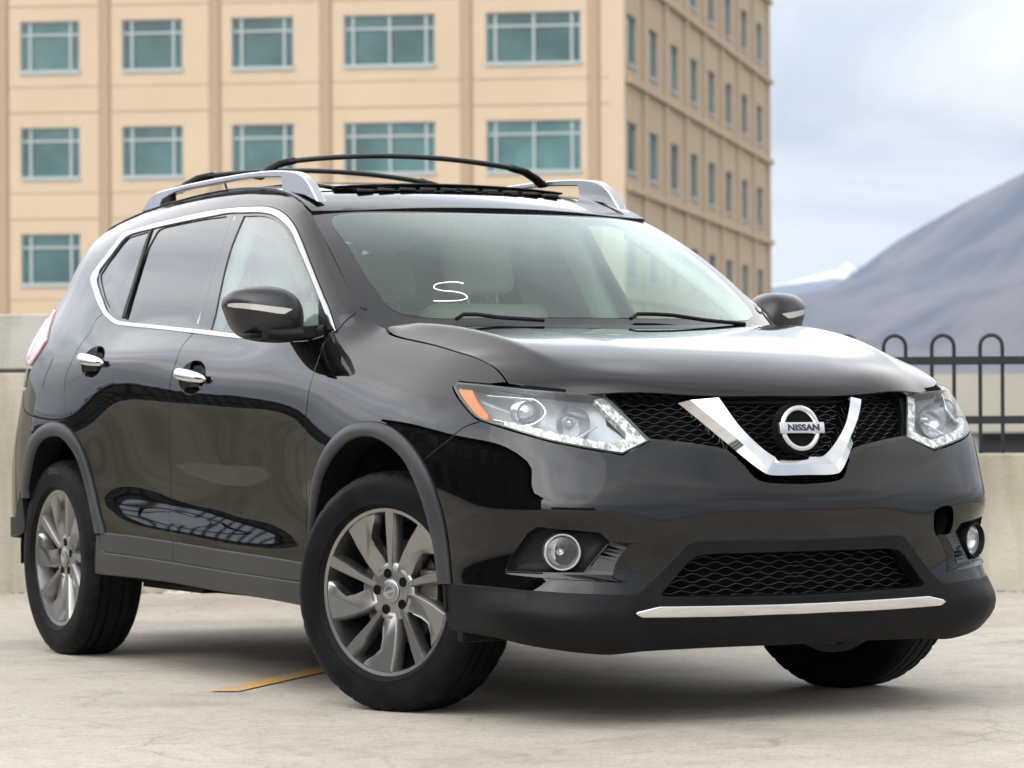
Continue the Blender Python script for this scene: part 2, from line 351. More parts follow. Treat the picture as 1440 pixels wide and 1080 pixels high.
# --- hood: a in [-1, 1] across between the two seams, b in [0, 1] from the cowl to the leading edge
_hb = [-.1, 0, .15, .3, .45, .6, .72, .82, .89, .94, .975, 1.0, 1.02]
_hzc = [1.187, 1.178, 1.164, 1.148, 1.128, 1.103, 1.076, 1.046, 1.018, .992, .966, .940, .914]
SEAM = [(-.40,.728,1.19),(-.245,.742,1.160),(-.19,.752,1.141),(-.13,.755,1.129),(-.026,.753,1.116),(.116,.750,1.098),(.263,.749,1.075),(.351,.748,1.061),(.423,.747,1.044),(.479,.747,1.029),(.534,.752,1.006),(.576,.758,.984),(.60,.761,.968)]
_sm = np.array(SEAM); _smt = (_sm[:, 0] + .245) / .821
def _hood(a, b):
    a, b = np.broadcast_arrays(np.asarray(a, float), np.asarray(b, float))
    A = np.abs(a); S = nspline(_smt, _sm, b)
    zc = nspline(_hb, _hzc, b)
    xr = -.17 - .075 * A ** 2.5; xf = .862 - .20 * A ** 2 - .086 * A ** 6
    x = xr + (xf - xr) * b
    sp = lambda q, sm: sm * np.log1p(np.exp(np.clip(q / sm, -40, 40)))
    ar = .925 - .13 * b; fade = np.sin(np.pi * np.clip(b, 0, 1) ** .9) ** .8       # ridge line near each seam
    sm = .016 + .03 * np.clip((b - .75) / .25, 0, 1) + .02 * np.clip((.1 - b) / .1, 0, 1)
    zr = zc + .026 * fade; t_ = A / ar
    z = zc + (zr - zc) * t_ ** 5 * .9 - .030 * fade * (sp(A - (.60 - .24 * b), .012) - sp(A - ar, .012)) * .6
    zR = zc + (zr - zc) * .9 - .018 * fade * (ar - .60 + .24 * b)
    k1 = sp(1 - ar, sm)
    zcap = zR - (zR - S[..., 2]) * sp(A - ar, sm) / k1
    wq = 1 / (1 + np.exp(-np.clip((A - ar) / (sm * .6), -40, 40)))
    z = z * (1 - wq) + zcap * wq
    q = np.clip((b - .82) / .18, 0, 1.2); z = z + .013 * q * q * (3 - 2 * np.minimum(q, 1)) * np.exp(-((A - .60) / .20) ** 2)
    return np.stack([x, a * S[..., 1], z], -1)
HOOD = Surf(_hood); HOOD.sgn = -1

# --- windshield: a in [-1, 1] across, b in [0, 1] bottom to top
def _ws(a, b):
    a, b = np.broadcast_arrays(np.asarray(a, float), np.asarray(b, float))
    hw = .742 + (.622 - .742) * b + .012 * b * (1 - b) * 4
    cx = -.35 + (-1.022 + .35) * b; cz = 1.186 + (1.571 - 1.186) * b
    x = cx + (.235 - .13 * b) * (1 - np.abs(a) ** 2.3) + .012 * np.sin(np.pi * np.clip(b, 0, 1))
    z = cz + (.0 + .010 * b) * (1 - a ** 2) + .022 * np.sin(np.pi * np.clip(b, -.2, 1.2))
    return np.stack([x, a * hw, z], -1)
WS = Surf(_ws)

# --- roof: z(x, y)
_rx = [-3.75, -3.5, -3.2, -2.8, -2.4, -2.0, -1.7, -1.4, -1.2, -1.05, -.95, -.85]
_rz = [1.47, 1.54, 1.605, 1.656, 1.690, 1.704, 1.702, 1.686, 1.660, 1.628, 1.600, 1.566]
def _roof(x, y):
    x, y = np.broadcast_arrays(np.asarray(x, float), np.asarray(y, float))
    xx = x + .30 * y ** 2 * np.clip((x + 2.2) / 1.2, 0, 1)
    f = lambda v: nspline(_rx, _rz, np.clip(x + .30 * v ** 2 * np.clip((x + 2.2) / 1.2, 0, 1), -3.75, -.85)) - .03 * v ** 2 - .06 * v ** 4
    ye = np.interp(x, _ex, _ey); z = f(y)
    z = z + (cant(x) + .002 - f(ye)) * np.minimum(np.abs(y) / ye, 1.05) ** 6       # meets the body side along its edge
    return np.stack([x, y, z], -1)
_ex = np.linspace(-3.2, -.9, 60); _ey = np.array([abs(float(_body(s_at(x=float(a)), float(cant(np.array(a)) - .004))[1])) for a in _ex])
ROOF = Surf(_roof)
# ---------------------------------------------------------------- body panels: outline in a surface's own (u, v), triangulated, lifted, edged
def crom(pts, n=6, closed=False):
    """smooth curve through pts (Catmull-Rom, centripetal)"""
    P = [np.array(p, float) for p in pts]
    if len(P) < 3: return [tuple(p) for p in P]
    Q = [P[-1]] + P + [P[0], P[1]] if closed else [2 * P[0] - P[1]] + P + [2 * P[-1] - P[-2]]
    o = []
    for i in range(len(Q) - 3):
        p0, p1, p2, p3 = Q[i:i + 4]
        a = max(np.linalg.norm(p1 - p0), 1e-6) ** .5; b = max(np.linalg.norm(p2 - p1), 1e-6) ** .5; c = max(np.linalg.norm(p3 - p2), 1e-6) ** .5
        m1 = (p1 - p0) / a - (p2 - p0) / (a + b) + (p2 - p1) / b; m2 = (p2 - p1) / b - (p3 - p1) / (b + c) + (p3 - p2) / c
        m1 *= b; m2 *= b
        for k in range(n):
            t = k / n; o.append((2 * t ** 3 - 3 * t * t + 1) * p1 + (t ** 3 - 2 * t * t + t) * m1 + (-2 * t ** 3 + 3 * t * t) * p2 + (t ** 3 - t * t) * m2)
    if not closed: o.append(P[-1])
    return [tuple(p) for p in o]
def resamp(loop, h):
    L = [np.array(p, float) for p in loop]; o = []
    for i in range(len(L)):
        a, b = L[i], L[(i + 1) % len(L)]; d = np.linalg.norm(b - a)
        if d < 1e-5: continue
        k = max(1, int(math.ceil(d / h)))
        for j in range(k): o.append(a + (b - a) * j / k)
    q = [o[0]]
    for p in o[1:]:
        if np.linalg.norm(p - q[-1]) > .0012: q.append(p)
    if np.linalg.norm(q[0] - q[-1]) < .0012: q.pop()
    return np.array(q)
def area(L): return .5 * np.sum(L[:, 0] * np.roll(L[:, 1], -1) - np.roll(L[:, 0], -1) * L[:, 1])
def inset(L, d):
    """shrink a ccw loop by d"""
    e = np.roll(L, -1, 0) - L; e /= np.linalg.norm(e, axis=1, keepdims=True) + 1e-12
    n = np.stack([-e[:, 1], e[:, 0]], 1); m = n + np.roll(n, 1, 0); l = np.linalg.norm(m, axis=1, keepdims=True)
    m = m / np.maximum(l, .3); c = np.maximum(np.sum(m * n, 1, keepdims=True), .45)
    return L + m / c * d
def inside(P, L):
    x, y = P[:, 0][:, None], P[:, 1][:, None]; a, b = L, np.roll(L, -1, 0)
    c = (a[:, 1] > y) != (b[:, 1] > y)
    with np.errstate(divide='ignore', invalid='ignore'):
        xi = (b[:, 0] - a[:, 0]) * (y - a[:, 1]) / (b[:, 1] - a[:, 1]) + a[:, 0]
    return (np.sum(c & (x < xi), 1) % 2) == 1
def mindist(P, L):
    a, b = L, np.roll(L, -1, 0); d = b - a; l2 = np.sum(d * d, 1) + 1e-12
    o = np.full(len(P), 1e9)
    for i in range(0, len(P), 2000):
        q = P[i:i + 2000][:, None]; t = np.clip(np.sum((q - a) * d, 2) / l2, 0, 1)
        o[i:i + 2000] = np.sqrt(np.min(np.sum((q - a - t[..., None] * d) ** 2, 2), 1))
    return o
def panel_data(surf, loop, holes=(), off=0., gap=.0026, depth=.022, h=.028, scale=(1, 1), rnd=.0016, bulge=None):
    """returns V, N, F of an edged panel; bulge(u, v) -> extra offset along the normal"""
    sc = np.array(scale, float)
    loops = []
    for k, l in enumerate([loop] + list(holes)):
        l = np.array(l, float) * sc
        if (area(l) < 0) == (k == 0): l = l[::-1]
        l = resamp(l, h * .7); l = inset(l, gap); l = resamp(l, h); loops.append(l)
    lo, hi = loops[0].min(0), loops[0].max(0)
    nx, ny = max(2, int((hi[0] - lo[0]) / h)), max(2, int((hi[1] - lo[1]) / h))
    gx, gy = np.meshgrid(np.linspace(lo[0], hi[0], nx + 1), np.linspace(lo[1], hi[1], ny + 1), indexing='ij')
    gx = gx + (np.arange(ny + 1) % 2)[None, :] * (hi[0] - lo[0]) / nx * .5
    G = np.stack([gx.ravel(), gy.ravel()], 1); G = G[inside(G, loops[0])]
    for l in loops[1:]: G = G[~inside(G, l)]
    for l in loops: G = G[mindist(G, l) > h * .45] if len(G) else G
    pts, edges = [], []
    for l in loops:
        b = len(pts); pts += [tuple(p) for p in l]; edges += [(b + i, b + (i + 1) % len(l)) for i in range(len(l))]
    pts += [tuple(p) for p in G]
    v2, ed, fc, *_ = delaunay_2d_cdt([Vector(p) for p in pts], edges, [], 1, 1e-6)
    if holes:
        q2 = np.array([(v.x, v.y) for v in v2]); ce = np.array([q2[list(f)].mean(0) for f in fc]); kill = np.zeros(len(fc), bool)
        for l in loops[1:]: kill |= inside(ce, l)
        fc = [f for f, k in zip(fc, kill) if not k]
    uv = np.array([(v.x, v.y) for v in v2]) / sc
    nn = surf.n(uv[:, 0], uv[:, 1]); P = surf.p(uv[:, 0], uv[:, 1])
    o = off + (bulge(uv[:, 0], uv[:, 1]) if bulge else 0)
    if bulge:
        f = lambda a, b: surf.p(a, b) + surf.n(a, b) * (off + bulge(a, b))[..., None]
        e = 2e-3; u, v = uv[:, 0], uv[:, 1]
        n2 = np.cross(f(u + e, v) - f(u - e, v), f(u, v + e) - f(u, v - e)); n2 /= np.linalg.norm(n2, axis=1, keepdims=True) + 1e-12
        n2 *= np.sign(np.sum(n2 * nn, 1, keepdims=True)); P = P + nn * o[:, None]; nn = n2
    else: P = P + nn * off
    F = []
    for f in fc:
        f = list(f); a, b, c = P[f[0]], P[f[1]], P[f[2]]
        if np.dot(np.cross(b - a, c - a), nn[f[0]]) < 0: f = f[::-1]
        F.append(f)
    V, Nn = [*P], [*nn]
    if depth:
        cnt = {}
        for f in F:
            for i in range(len(f)): cnt[(f[i], f[(i + 1) % len(f)])] = 1
        bd = [e for e in cnt if (e[1], e[0]) not in cnt]
        outd = {}
        for a, b in bd:
            t = P[b] - P[a]; q = np.cross(t, nn[a]); q /= np.linalg.norm(q) + 1e-12
            for k in (a, b): outd[k] = outd.get(k, 0) + q
        r1, r2, r3 = {}, {}, {}
        for k, q in outd.items():
            q = q / (np.linalg.norm(q) + 1e-12)
            r1[k] = len(V); V.append(P[k] + q * rnd * .7 - nn[k] * rnd * .3); m_ = q + nn[k]; Nn.append(m_ / np.linalg.norm(m_))
            r2[k] = len(V); V.append(P[k] + q * rnd - nn[k] * rnd); Nn.append(q)
            r3[k] = len(V); V.append(P[k] + q * rnd - nn[k] * (rnd + depth)); Nn.append(q)
        for a, b in bd:
            F.append([b, a, r1[a], r1[b]]); F.append([r1[b], r1[a], r2[a], r2[b]]); F.append([r2[b], r2[a], r3[a], r3[b]])
    return np.array(V), np.array(Nn), F
def mirror_data(d):
    V, Nn, F = d; m = np.array([1, -1, 1.]); return V * m, Nn * m, [f[::-1] for f in F]
def join_data(*ds):
    V, Nn, F, b = [], [], [], 0
    for v, n, f in ds:
        V.append(v); Nn.append(n); F += [[i + b for i in q] for q in f]; b += len(v)
    return np.concatenate(V), np.concatenate(Nn), F
def obj_from(d, name, mt, parent):
    V, Nn, F = d; me = mesh_from(name, V, F, True); me.normals_split_custom_set_from_vertices([tuple(n) for n in Nn]); return link(name, me, mt, parent)
def panel(name, surf, loop, mt, parent, sides='both', **k):
    """sides: 'both' builds the near panel and its mirror image as two parts; 'join' makes one part of the two halves"""
    d = panel_data(surf, loop, **k)
    if sides == 'join': return obj_from(join_data(d, mirror_data(d)), name, mt, parent)
    if sides == 'one': return obj_from(d, name, mt, parent)
    p = parent if isinstance(parent, (tuple, list)) else (parent, parent)
    return obj_from(d, name, mt, p[0]), obj_from(mirror_data(d), name, mt, p[1])
def sweep_data(surf, A, B, prof, n=60):
    """strip between the (u, v) curves A and B; prof: list of (fraction from A to B, offset along normal)"""
    def even(c):
        c = np.array(c, float); k = np.r_[0, np.cumsum(np.linalg.norm(np.diff(c, axis=0), axis=1))]; t = np.linspace(0, k[-1], n)
        return np.stack([np.interp(t, k, c[:, 0]), np.interp(t, k, c[:, 1])], 1)
    a, b = even(A), even(B); rows = []
    for f, o in prof:
        uv = a + (b - a) * f; rows.append(surf.p(uv[:, 0], uv[:, 1]) + surf.n(uv[:, 0], uv[:, 1]) * o)
    R = np.array(rows); m = len(prof); V = R.reshape(-1, 3)
    nn = surf.n((a + (b - a) * .5)[:, 0], (a + (b - a) * .5)[:, 1])
    F = [[j * n + i, j * n + i + 1, (j + 1) * n + i + 1, (j + 1) * n + i] for j in range(m - 1) for i in range(n - 1)]
    j = (m // 2 - 1) if m > 2 else 0; i = n // 2; f = F[j * (n - 1) + i]; g = np.cross(V[f[1]] - V[f[0]], V[f[2]] - V[f[0]])
    if np.dot(g, nn[i]) < 0: F = [q[::-1] for q in F]
    return V, F
def sweep(name, surf, A, B, prof, mt, parent, n=60, angle=35):
    V, F = sweep_data(surf, A, B, prof, n); p = parent if isinstance(parent, (tuple, list)) else (parent, parent); r = []
    for k in (0, 1):
        me = mesh_from(name, V * np.array([1, -1, 1.]) if k else V, [f[::-1] for f in F] if k else F, True); me.set_sharp_from_angle(angle=math.radians(angle))
        r.append(link(name, me, mt, p[k]))
    return r
def both(name, fn, mt, parent, fix=True, angle=None):
    """fn(MB) builds the right-hand piece; its mirror image is a second part"""
    p = parent if isinstance(parent, (tuple, list)) else (parent, parent); r = []
    for k in (0, 1):
        m_ = MB(); fn(m_)
        if k: m_.V = [(x, -y, z) for x, y, z in m_.V]; m_.F = [tuple(f[::-1]) for f in m_.F]
        r.append(m_.build(name, mt, p[k], fix, angle))
    return r
# outlines of panels, lamps and openings on the body surfaces: (distance along the plan outline, height) in metres
T = {
 'doorbottom': [(3.7717,0.4679),(3.4681,0.4626),(3.1682,0.455),(2.7411,0.4417),(2.3409,0.4319),(2.0936,0.4239)],
 'slot': [(3.7619,0.4016),(3.4684,0.398),(3.1692,0.3918),(2.7418,0.3805),(2.3423,0.3727),(2.0924,0.3682)],
 'rocker': [(3.7908,0.3241),(3.4761,0.326),(3.1768,0.3239),(2.8203,0.3132),(2.3522,0.3049),(2.0988,0.2964)],
 'splitline': [(3.1114,1.1683),(3.1481,1.1281),(3.1455,1.0772),(3.1583,1.0288),(3.1634,0.9844),(3.1867,0.8506),(3.2074,0.7529),(3.202,0.5227),(3.1706,0.4894),(3.1465,0.4553)],
 'fenderdoor': [(2.0417,1.149),(2.081,1.1162),(2.061,1.0471),(2.0569,0.9803),(2.0589,0.9321),(2.0625,0.8743),(2.0801,0.7117),(2.0941,0.5263),(2.0848,0.4798),(2.0904,0.424)],
 'reardoor': [(4.0209,1.2588),(4.0543,1.2379),(4.0553,1.1943),(4.091,1.1473),(4.1166,1.0999),(4.1539,1.0392),(4.1571,1.0045),(4.1459,0.96),(4.1126,0.853)],
 'rarch_o': [(4.6473,0.575),(4.6375,0.6278),(4.5986,0.7166),(4.5283,0.783),(4.4098,0.8335),(4.2953,0.8578),(4.1888,0.8625),(4.0775,0.8401),(4.0013,0.7977),(3.9367,0.7248),(3.8816,0.6313),(3.8257,0.5397),(3.7717,0.4679)],
 'rarch_i': [(4.5531,0.5773),(4.5551,0.6041),(4.5007,0.675),(4.4325,0.7508),(4.3428,0.7954),(4.2315,0.8123),(4.1461,0.8075),(4.0679,0.776),(3.9982,0.7241),(3.9454,0.6407),(3.8886,0.5381),(3.8528,0.4648)],
 'farch_o': [(2.0588,0.4252),(2.0586,0.5263),(2.0359,0.6473),(1.9988,0.7041),(1.947,0.7548),(1.8781,0.8012),(1.8048,0.8357),(1.7265,0.8587),(1.6408,0.869),(1.5555,0.8679),(1.4675,0.855),(1.3909,0.8292),(1.319,0.79),(1.2664,0.7496),(1.2173,0.6942),(1.1838,0.6263),(1.1649,0.5628),(1.1559,0.4893),(1.1434,0.4031)],
 'farch_i': [(2.0324,0.4263),(2.0357,0.537),(1.974,0.6493),(1.9336,0.6953),(1.8772,0.7373),(1.7997,0.7814),(1.7266,0.8114),(1.6497,0.8244),(1.5703,0.824),(1.4932,0.8086),(1.4294,0.787),(1.3638,0.7528),(1.3136,0.7057),(1.2756,0.65),(1.2511,0.5943),(1.2348,0.5429),(1.2208,0.4826),(1.2065,0.4005)],
 'chrome_o': [(2.0417,1.149),(2.1008,1.212),(2.1937,1.2712),(2.2934,1.3316),(2.3982,1.3933),(2.5312,1.4692),(2.6383,1.5217),(2.7432,1.559),(2.8574,1.5854),(2.9651,1.5982),(3.0747,1.6034),(3.1762,1.6068),(3.3897,1.6081),(3.5913,1.6018),(3.9122,1.586),(4.0471,1.5751),(4.1766,1.562),(4.1962,1.5424),(4.2488,1.487),(4.3232,1.4185),(4.3211,1.4004),(4.2193,1.3481),(4.0767,1.283),(3.9981,1.254),(3.935,1.235),(3.8525,1.2157),(3.7606,1.2077),(3.4076,1.187),(3.1215,1.1685),(2.8145,1.1477),(2.5062,1.1306),(2.3588,1.1241),(2.2337,1.1229),(2.1777,1.1247),(2.0977,1.1367)],
 'chrome_i': [(2.0557,1.156),(2.1312,1.2127),(2.2441,1.2841),(2.3967,1.3739),(2.5025,1.4326),(2.6165,1.4928),(2.7334,1.5343),(2.8385,1.5608),(2.9488,1.5751),(3.1029,1.5834),(3.2391,1.5887),(3.3572,1.5856),(3.612,1.5785),(3.9155,1.5652),(4.1067,1.5506),(4.1376,1.5375),(4.1898,1.4826),(4.2521,1.4211),(4.2416,1.3975),(4.1596,1.3514),(4.0778,1.3127),(3.9918,1.271),(3.9188,1.2475),(3.8489,1.2308),(3.756,1.2229),(3.4278,1.2037),(3.1401,1.186),(2.8309,1.1659),(2.7279,1.1578),(2.4158,1.1378),(2.245,1.1396),(2.1898,1.1442),(2.106,1.1526)],
 'fglass': [(3.0893,1.5732),(2.9362,1.5659),(2.8228,1.549),(2.7146,1.5195),(2.6186,1.481),(2.5025,1.4255),(2.3651,1.3502),(2.2524,1.2843),(2.1722,1.2138),(2.1339,1.1397),(2.245,1.1396),(2.4158,1.1378),(2.7507,1.1594),(2.9781,1.1751),(2.9911,1.2357),(3.0696,1.45),(3.0825,1.544)],
 'sail': [(2.2505,1.2866),(2.1312,1.2127),(2.0551,1.1549),(2.1054,1.1514),(2.1895,1.1437),(2.2144,1.2149)],
 'rglass': [(3.8225,1.5632),(3.5574,1.5783),(3.2392,1.5811),(3.206,1.4931),(3.1803,1.3561),(3.1726,1.2577),(3.1518,1.1874),(3.4293,1.205),(3.7987,1.2265),(3.8037,1.2626),(3.8344,1.3872),(3.8514,1.4742),(3.8361,1.5516)],
 'qglass': [(3.9223,1.5602),(4.1118,1.5456),(4.1338,1.5333),(4.1826,1.4769),(4.2333,1.4124),(4.1931,1.3844),(4.0688,1.3169),(3.9864,1.2805),(3.9729,1.3661),(3.9458,1.4174),(3.9043,1.5026)],
 'bpillar': [(3.1884,1.5867),(3.158,1.4859),(3.1342,1.3619),(3.1025,1.2711),(3.0769,1.1821)],
 'cpillar': [(3.8974,1.5669),(3.8905,1.5195),(3.9057,1.4862),(3.9592,1.3526),(3.9723,1.2775),(3.93,1.2504)],
 'fuel': [(4.4939,1.0988),(4.4696,1.1076),(4.345,1.1033),(4.36,1.0724),(4.3859,1.0355),(4.4052,1.0038)],
 'tail': [(4.6262,1.2805),(4.7057,1.2709),(4.5045,1.1764),(4.5209,1.174),(4.5464,1.126),(4.609,1.0796)],
 'dpillar': [(5.136,1.6854),(4.609,1.6376),(4.4651,1.5655),(4.5526,1.4874),(4.6243,1.3973),(4.607,1.371),(5.239,1.3593),(4.6262,1.2805)],
 'rhandle': [(3.9102,1.0796),(4.0822,1.0819),(3.7538,1.0775),(3.9777,1.1452),(3.8869,1.0177)],
 'fhandle': [(3.0018,1.0168),(3.1406,1.0182),(2.8717,1.0156),(3.0341,1.0725),(2.9913,0.9616)],
 'handle_ends': [(3.14,1.0327),(2.8679,1.006),(4.0421,1.0892),(3.779,1.0727)],
 'apil_seam': [(2.0451,1.1753),(2.0367,1.2083),(2.0418,1.2356)],
 'lamp': [(1.2307,0.9741),(1.2228,0.9871),(1.0799,0.9777),(0.8735,0.9625),(0.5782,0.9456),(0.518,0.8853),(0.4593,0.8155),(0.5557,0.778),(0.6658,0.7957),(0.7781,0.8164),(0.9431,0.855),(1.0223,0.8712),(1.066,0.8841),(1.1356,0.9205),(1.2078,0.96)],
 'fendseam': [(1.0423,0.8712),(1.1033,0.8549),(1.1592,0.8179),(1.2668,0.7593)],
 'fendtop': [(1.2655,0.9895),(1.2134,0.9943),(1.1142,0.9903),(1.0068,0.9847)],
 'hoodseam': [(1.8622,1.1592),(1.815,1.1423),(1.746,1.1293),(1.6389,1.1159),(1.4948,1.0982),(1.3456,1.0753),(1.2518,1.0607),(1.1732,1.0444),(1.1116,1.0286),(1.052,1.0065),(1.0068,0.9847)],
 'bump_top': [(0.4597,0.8141),(0.3651,0.8012),(0.2599,0.7829),(0.1926,0.755),(0.1537,0.7059),(0.1266,0.6943),(0.0639,0.6883),(0.0128,0.6865)],
 'clad_top': [(1.1434,0.4031),(0.9954,0.4006),(0.725,0.3871),(0.5451,0.3785),(0.5255,0.3843),(0.4842,0.4167),(0.3842,0.5121),(0.3633,0.5261),(0.2587,0.5264),(0.0871,0.5234)],
 'lip_bot': [(1.1359,0.2716),(0.9462,0.2644),(0.8214,0.2414),(0.6776,0.2187),(0.5999,0.209),(0.5011,0.2214),(0.281,0.2248)],
 'lowgrille': [(0.4572,0.384),(0.3695,0.4774),(0.3453,0.4911),(0.0853,0.4895)],
 'lowgrille_b': [(0.4572,0.384),(0.4424,0.3695),(0.0831,0.3575)],
 'strip_t': [(0.5334,0.3296),(0.4641,0.3429),(0.2783,0.3409),(0.0822,0.339)],
 'strip_b': [(0.5334,0.3276),(0.5198,0.3212),(0.2768,0.3184),(0.0805,0.3183)],
 'fogpocket': [(0.9169,0.4503),(0.9006,0.4887),(0.8433,0.5562),(0.811,0.5709),(0.6345,0.5538),(0.608,0.5298),(0.6828,0.4476)],
 'fogring': [(0.7424,0.5036)],
 'blade': [(0.6079,0.526),(0.5077,0.5278),(0.5674,0.4543),(0.6066,0.4428),(0.5683,0.4163),(0.6317,0.4172),(0.9439,0.4426),(0.916,0.4473),(0.6829,0.4436)],
 'hoodlip': [(1.0076,0.9833),(0.5788,0.953),(0.3343,0.9293),(0.0307,0.9216)],
 'grille_left': [(0.5557,0.9437),(0.367,0.9315),(0.2189,0.9225),(0.0206,0.9216)],
 'cowl': [(2.0418,1.2356),(2.0095,1.2168),(1.9731,1.1958),(1.9265,1.1747),(1.8651,1.1593)],
 'v_r': [(0.319,0.9271),(0.1063,0.7214),(0.0806,0.7333),(-0.0049,0.7341)],
 'amber': [(1.2074,0.9691),(1.1485,0.9665),(1.0989,0.9327),(1.0291,0.8916),(1.027,0.8753),(1.0601,0.8841),(1.1259,0.9229)],
 'proj': [(0.9402,0.9197),(0.714,0.8985),(0.9067,0.9582),(0.8283,0.9091),(0.872,0.881),(0.7073,0.8427),(0.6305,0.8718)],
 'drl': [(0.9733,0.8732),(0.9581,0.8752),(0.8194,0.8517),(0.6759,0.8248),(0.5752,0.811),(0.5248,0.8348),(0.5514,0.8713),(0.6158,0.9367),(0.5816,0.9427),(0.519,0.8813),(0.4648,0.8156),(0.5549,0.7828),(0.6656,0.8007),(0.7787,0.8214),(0.9444,0.859)],
 'wsedge': [(2.6238,1.5696),(2.4578,1.4831),(2.2609,1.3702),(2.0799,1.2615),(2.006,1.2174)],
 'v_o': [(0.3654,0.9331),(0.1504,0.7099),(0.1085,0.7083),(0.0031,0.7057)],
 'v_i': [(0.2167,0.9232),(0.071,0.7596),(0.051,0.7533),(-0.0222,0.7503)],
 'emblem': [(-0.0263,0.8469)],
}
# ---------------------------------------------------------------- car materials
mat('black_paint', (.0010, .0010, .0012), .5, coat=1.0, spec=.0); bsdf(MATS['black_paint']).inputs['Coat IOR'].default_value = 1.52
mat('mirror_black', (.010, .010, .011), .28, spec=.5); mat('gloss_black', (.004, .004, .005), .06, spec=.6)
mat('black_plastic', (.018, .018, .019), .5, spec=.16); noise_col(MATS['black_plastic'], (.004, .004, .0044), (.007, .007, .0075), 9, bump=.05, bscale=500)
mat('arch_plastic', (.035, .036, .038), .48, spec=.35); noise_col(MATS['arch_plastic'], (.019, .020, .022), (.027, .028, .030), 7, bump=.05, bscale=400)
mat('sill_plastic', (.05, .048, .045), .5, spec=.3); noise_col(MATS['sill_plastic'], (.024, .023, .021), (.032, .030, .028), 5, bump=.05, bscale=400)
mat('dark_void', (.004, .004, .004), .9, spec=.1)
mat('chrome', (.72, .73, .74), .05, 1.0); mat('trim_chrome', (.40, .41, .42), .12, 1.0); mat('signal_lens', (.50, .49, .45), .25, .3, coat=.6)
mat('satin_silver', (.62, .63, .65), .28, 1.0)
mat('grille_black', (.010, .010, .011), .25, spec=.6)
mat('rubber', (.006, .006, .006), .6, spec=.10); noise_col(MATS['rubber'], (.0035, .0035, .004), (.008, .0078, .0075), 14, bump=.04, bscale=200)
mat('wheel_alloy', (.33, .325, .315), .34, 1.0)
mat('disc_steel', (.18, .17, .16), .4, 1.0)
mat('lamp_silver', (.55, .57, .60), .22, .85)
mat('lamp_grey', (.34, .355, .37), .35, .4)
mat('lamp_clear', (.78, .77, .72), .10, .55); noise_col(MATS['lamp_clear'], (.35, .34, .32), (.9, .89, .84), 55, 3, .42, .58, bump=.6, bscale=70)
mat('amber', (.52, .14, .004), .3, coat=.2, spec=.3)
mat('projector_glass', (.30, .33, .36), .03, .6, coat=1)
mat('tail_red', (.55, .30, .32), .12, coat=1.0)
mat('tail_white', (.75, .72, .72), .12, coat=1.0)
mat('seat_cloth', (.62, .57, .49), .8); mat('trim_grey', (.24, .24, .23), .7); mat('headliner', (.5, .49, .46), .85); mat('dash', (.05, .052, .055), .6)
mat('white_marker', (.92, .93, .93), .6)
mat('letter_dark', (.02, .02, .025), .35)
mat('tyre_letter', (.022, .022, .022), .5)
glass_mat('windscreen_glass', (.70, .88, .80), .95, haze=.02, hazecol=(.46, .58, .54))  # faint green diffuse mixed in, lifting the glass like reflected sky
glass_mat('side_glass', (.68, .84, .77), .72, haze=.10, hazecol=(.46, .58, .54))  # pale green diffuse mixed in, standing in for a sky reflection
glass_mat('privacy_glass', (.045, .047, .05), .62)
glass_mat('lens_glass', (.93, .94, .95), .9)
glass_mat('lens_hazy', (.92, .94, .95), .45, haze=.035, hazecol=(.6, .65, .67))

car = empty('suv')
tag(car, 'glossy black SUV parked across the deck with its front wheels turned', 'car')

# ---------------------------------------------------------------- outer panels
def seg(n, a=None, b=None): return T[n][a:b]
def sm_(l, n=5): return crom(l, n)
zl = lambda x: (s_at(x=x), float(cant(np.array(x))) - .004)
hood = obj_from(panel_data(HOOD, [(-.9925, .004), (-.9925, .997), (.9925, .997), (.9925, .004)], gap=0, depth=.03, h=.02, rnd=.003, off=-.001), 'hood', 'black_paint', car)

fl = sm_(seg('hoodseam'), 4) + [(1.08, .9795)] + [(1.222, .9885), (1.233, .974)] + sm_([(1.233, .974), (1.208, .957), (1.136, .917), (1.066, .881), (1.040, .873)], 3)[1:] \
     + sm_(seg('fendseam')[1:], 3) + sm_([p for p in seg('farch_o')[::-1] if p[1] < .77 and p[0] < 1.3][-1:] + [p for p in seg('farch_o')[::-1] if p[1] > .77 or p[0] > 1.4], 4)[1:] \
     + sm_(seg('fenderdoor')[::-1], 4) + [(2.019, 1.204)] + sm_(seg('cowl'), 3)[:-1]
fenders = panel('fender', BODY, fl, 'black_paint', car, h=.025)

# front door: belt, split line, sill line, fender line
belt = [(a, b + .008) for a, b in seg('chrome_o')]
i0 = min(range(len(belt)), key=lambda i: abs(belt[i][0] - 3.123) + abs(belt[i][1] - 1.17))
fd = [(2.040, 1.150)] + sm_(fenderdoor := seg('fenderdoor')[1:], 4) + sm_(seg('doorbottom')[::-1], 2)[0:0] + \
     sm_([(2.095, .424)] + [p for p in seg('doorbottom')[::-1] if 2.2 < p[0] < 3.14] + [(3.147, .455)], 3) + sm_(seg('splitline')[::-1][1:], 4) + sm_(belt[i0 + 1:], 3)
def circ(c, rx, rz, n=28, p=2.0):
    return [(c[0] + rx * math.copysign(abs(math.cos(t)) ** (2 / p), math.cos(t)), c[1] + rz * math.copysign(abs(math.sin(t)) ** (2 / p), math.sin(t))) for t in [2 * math.pi * k / n for k in range(n)]]
FH, RH = (2.985, 1.017), (3.905, 1.082)
fdoors = panel('door', BODY, fd, 'black_paint', car, holes=[circ(FH, .108, .056)], h=.026)
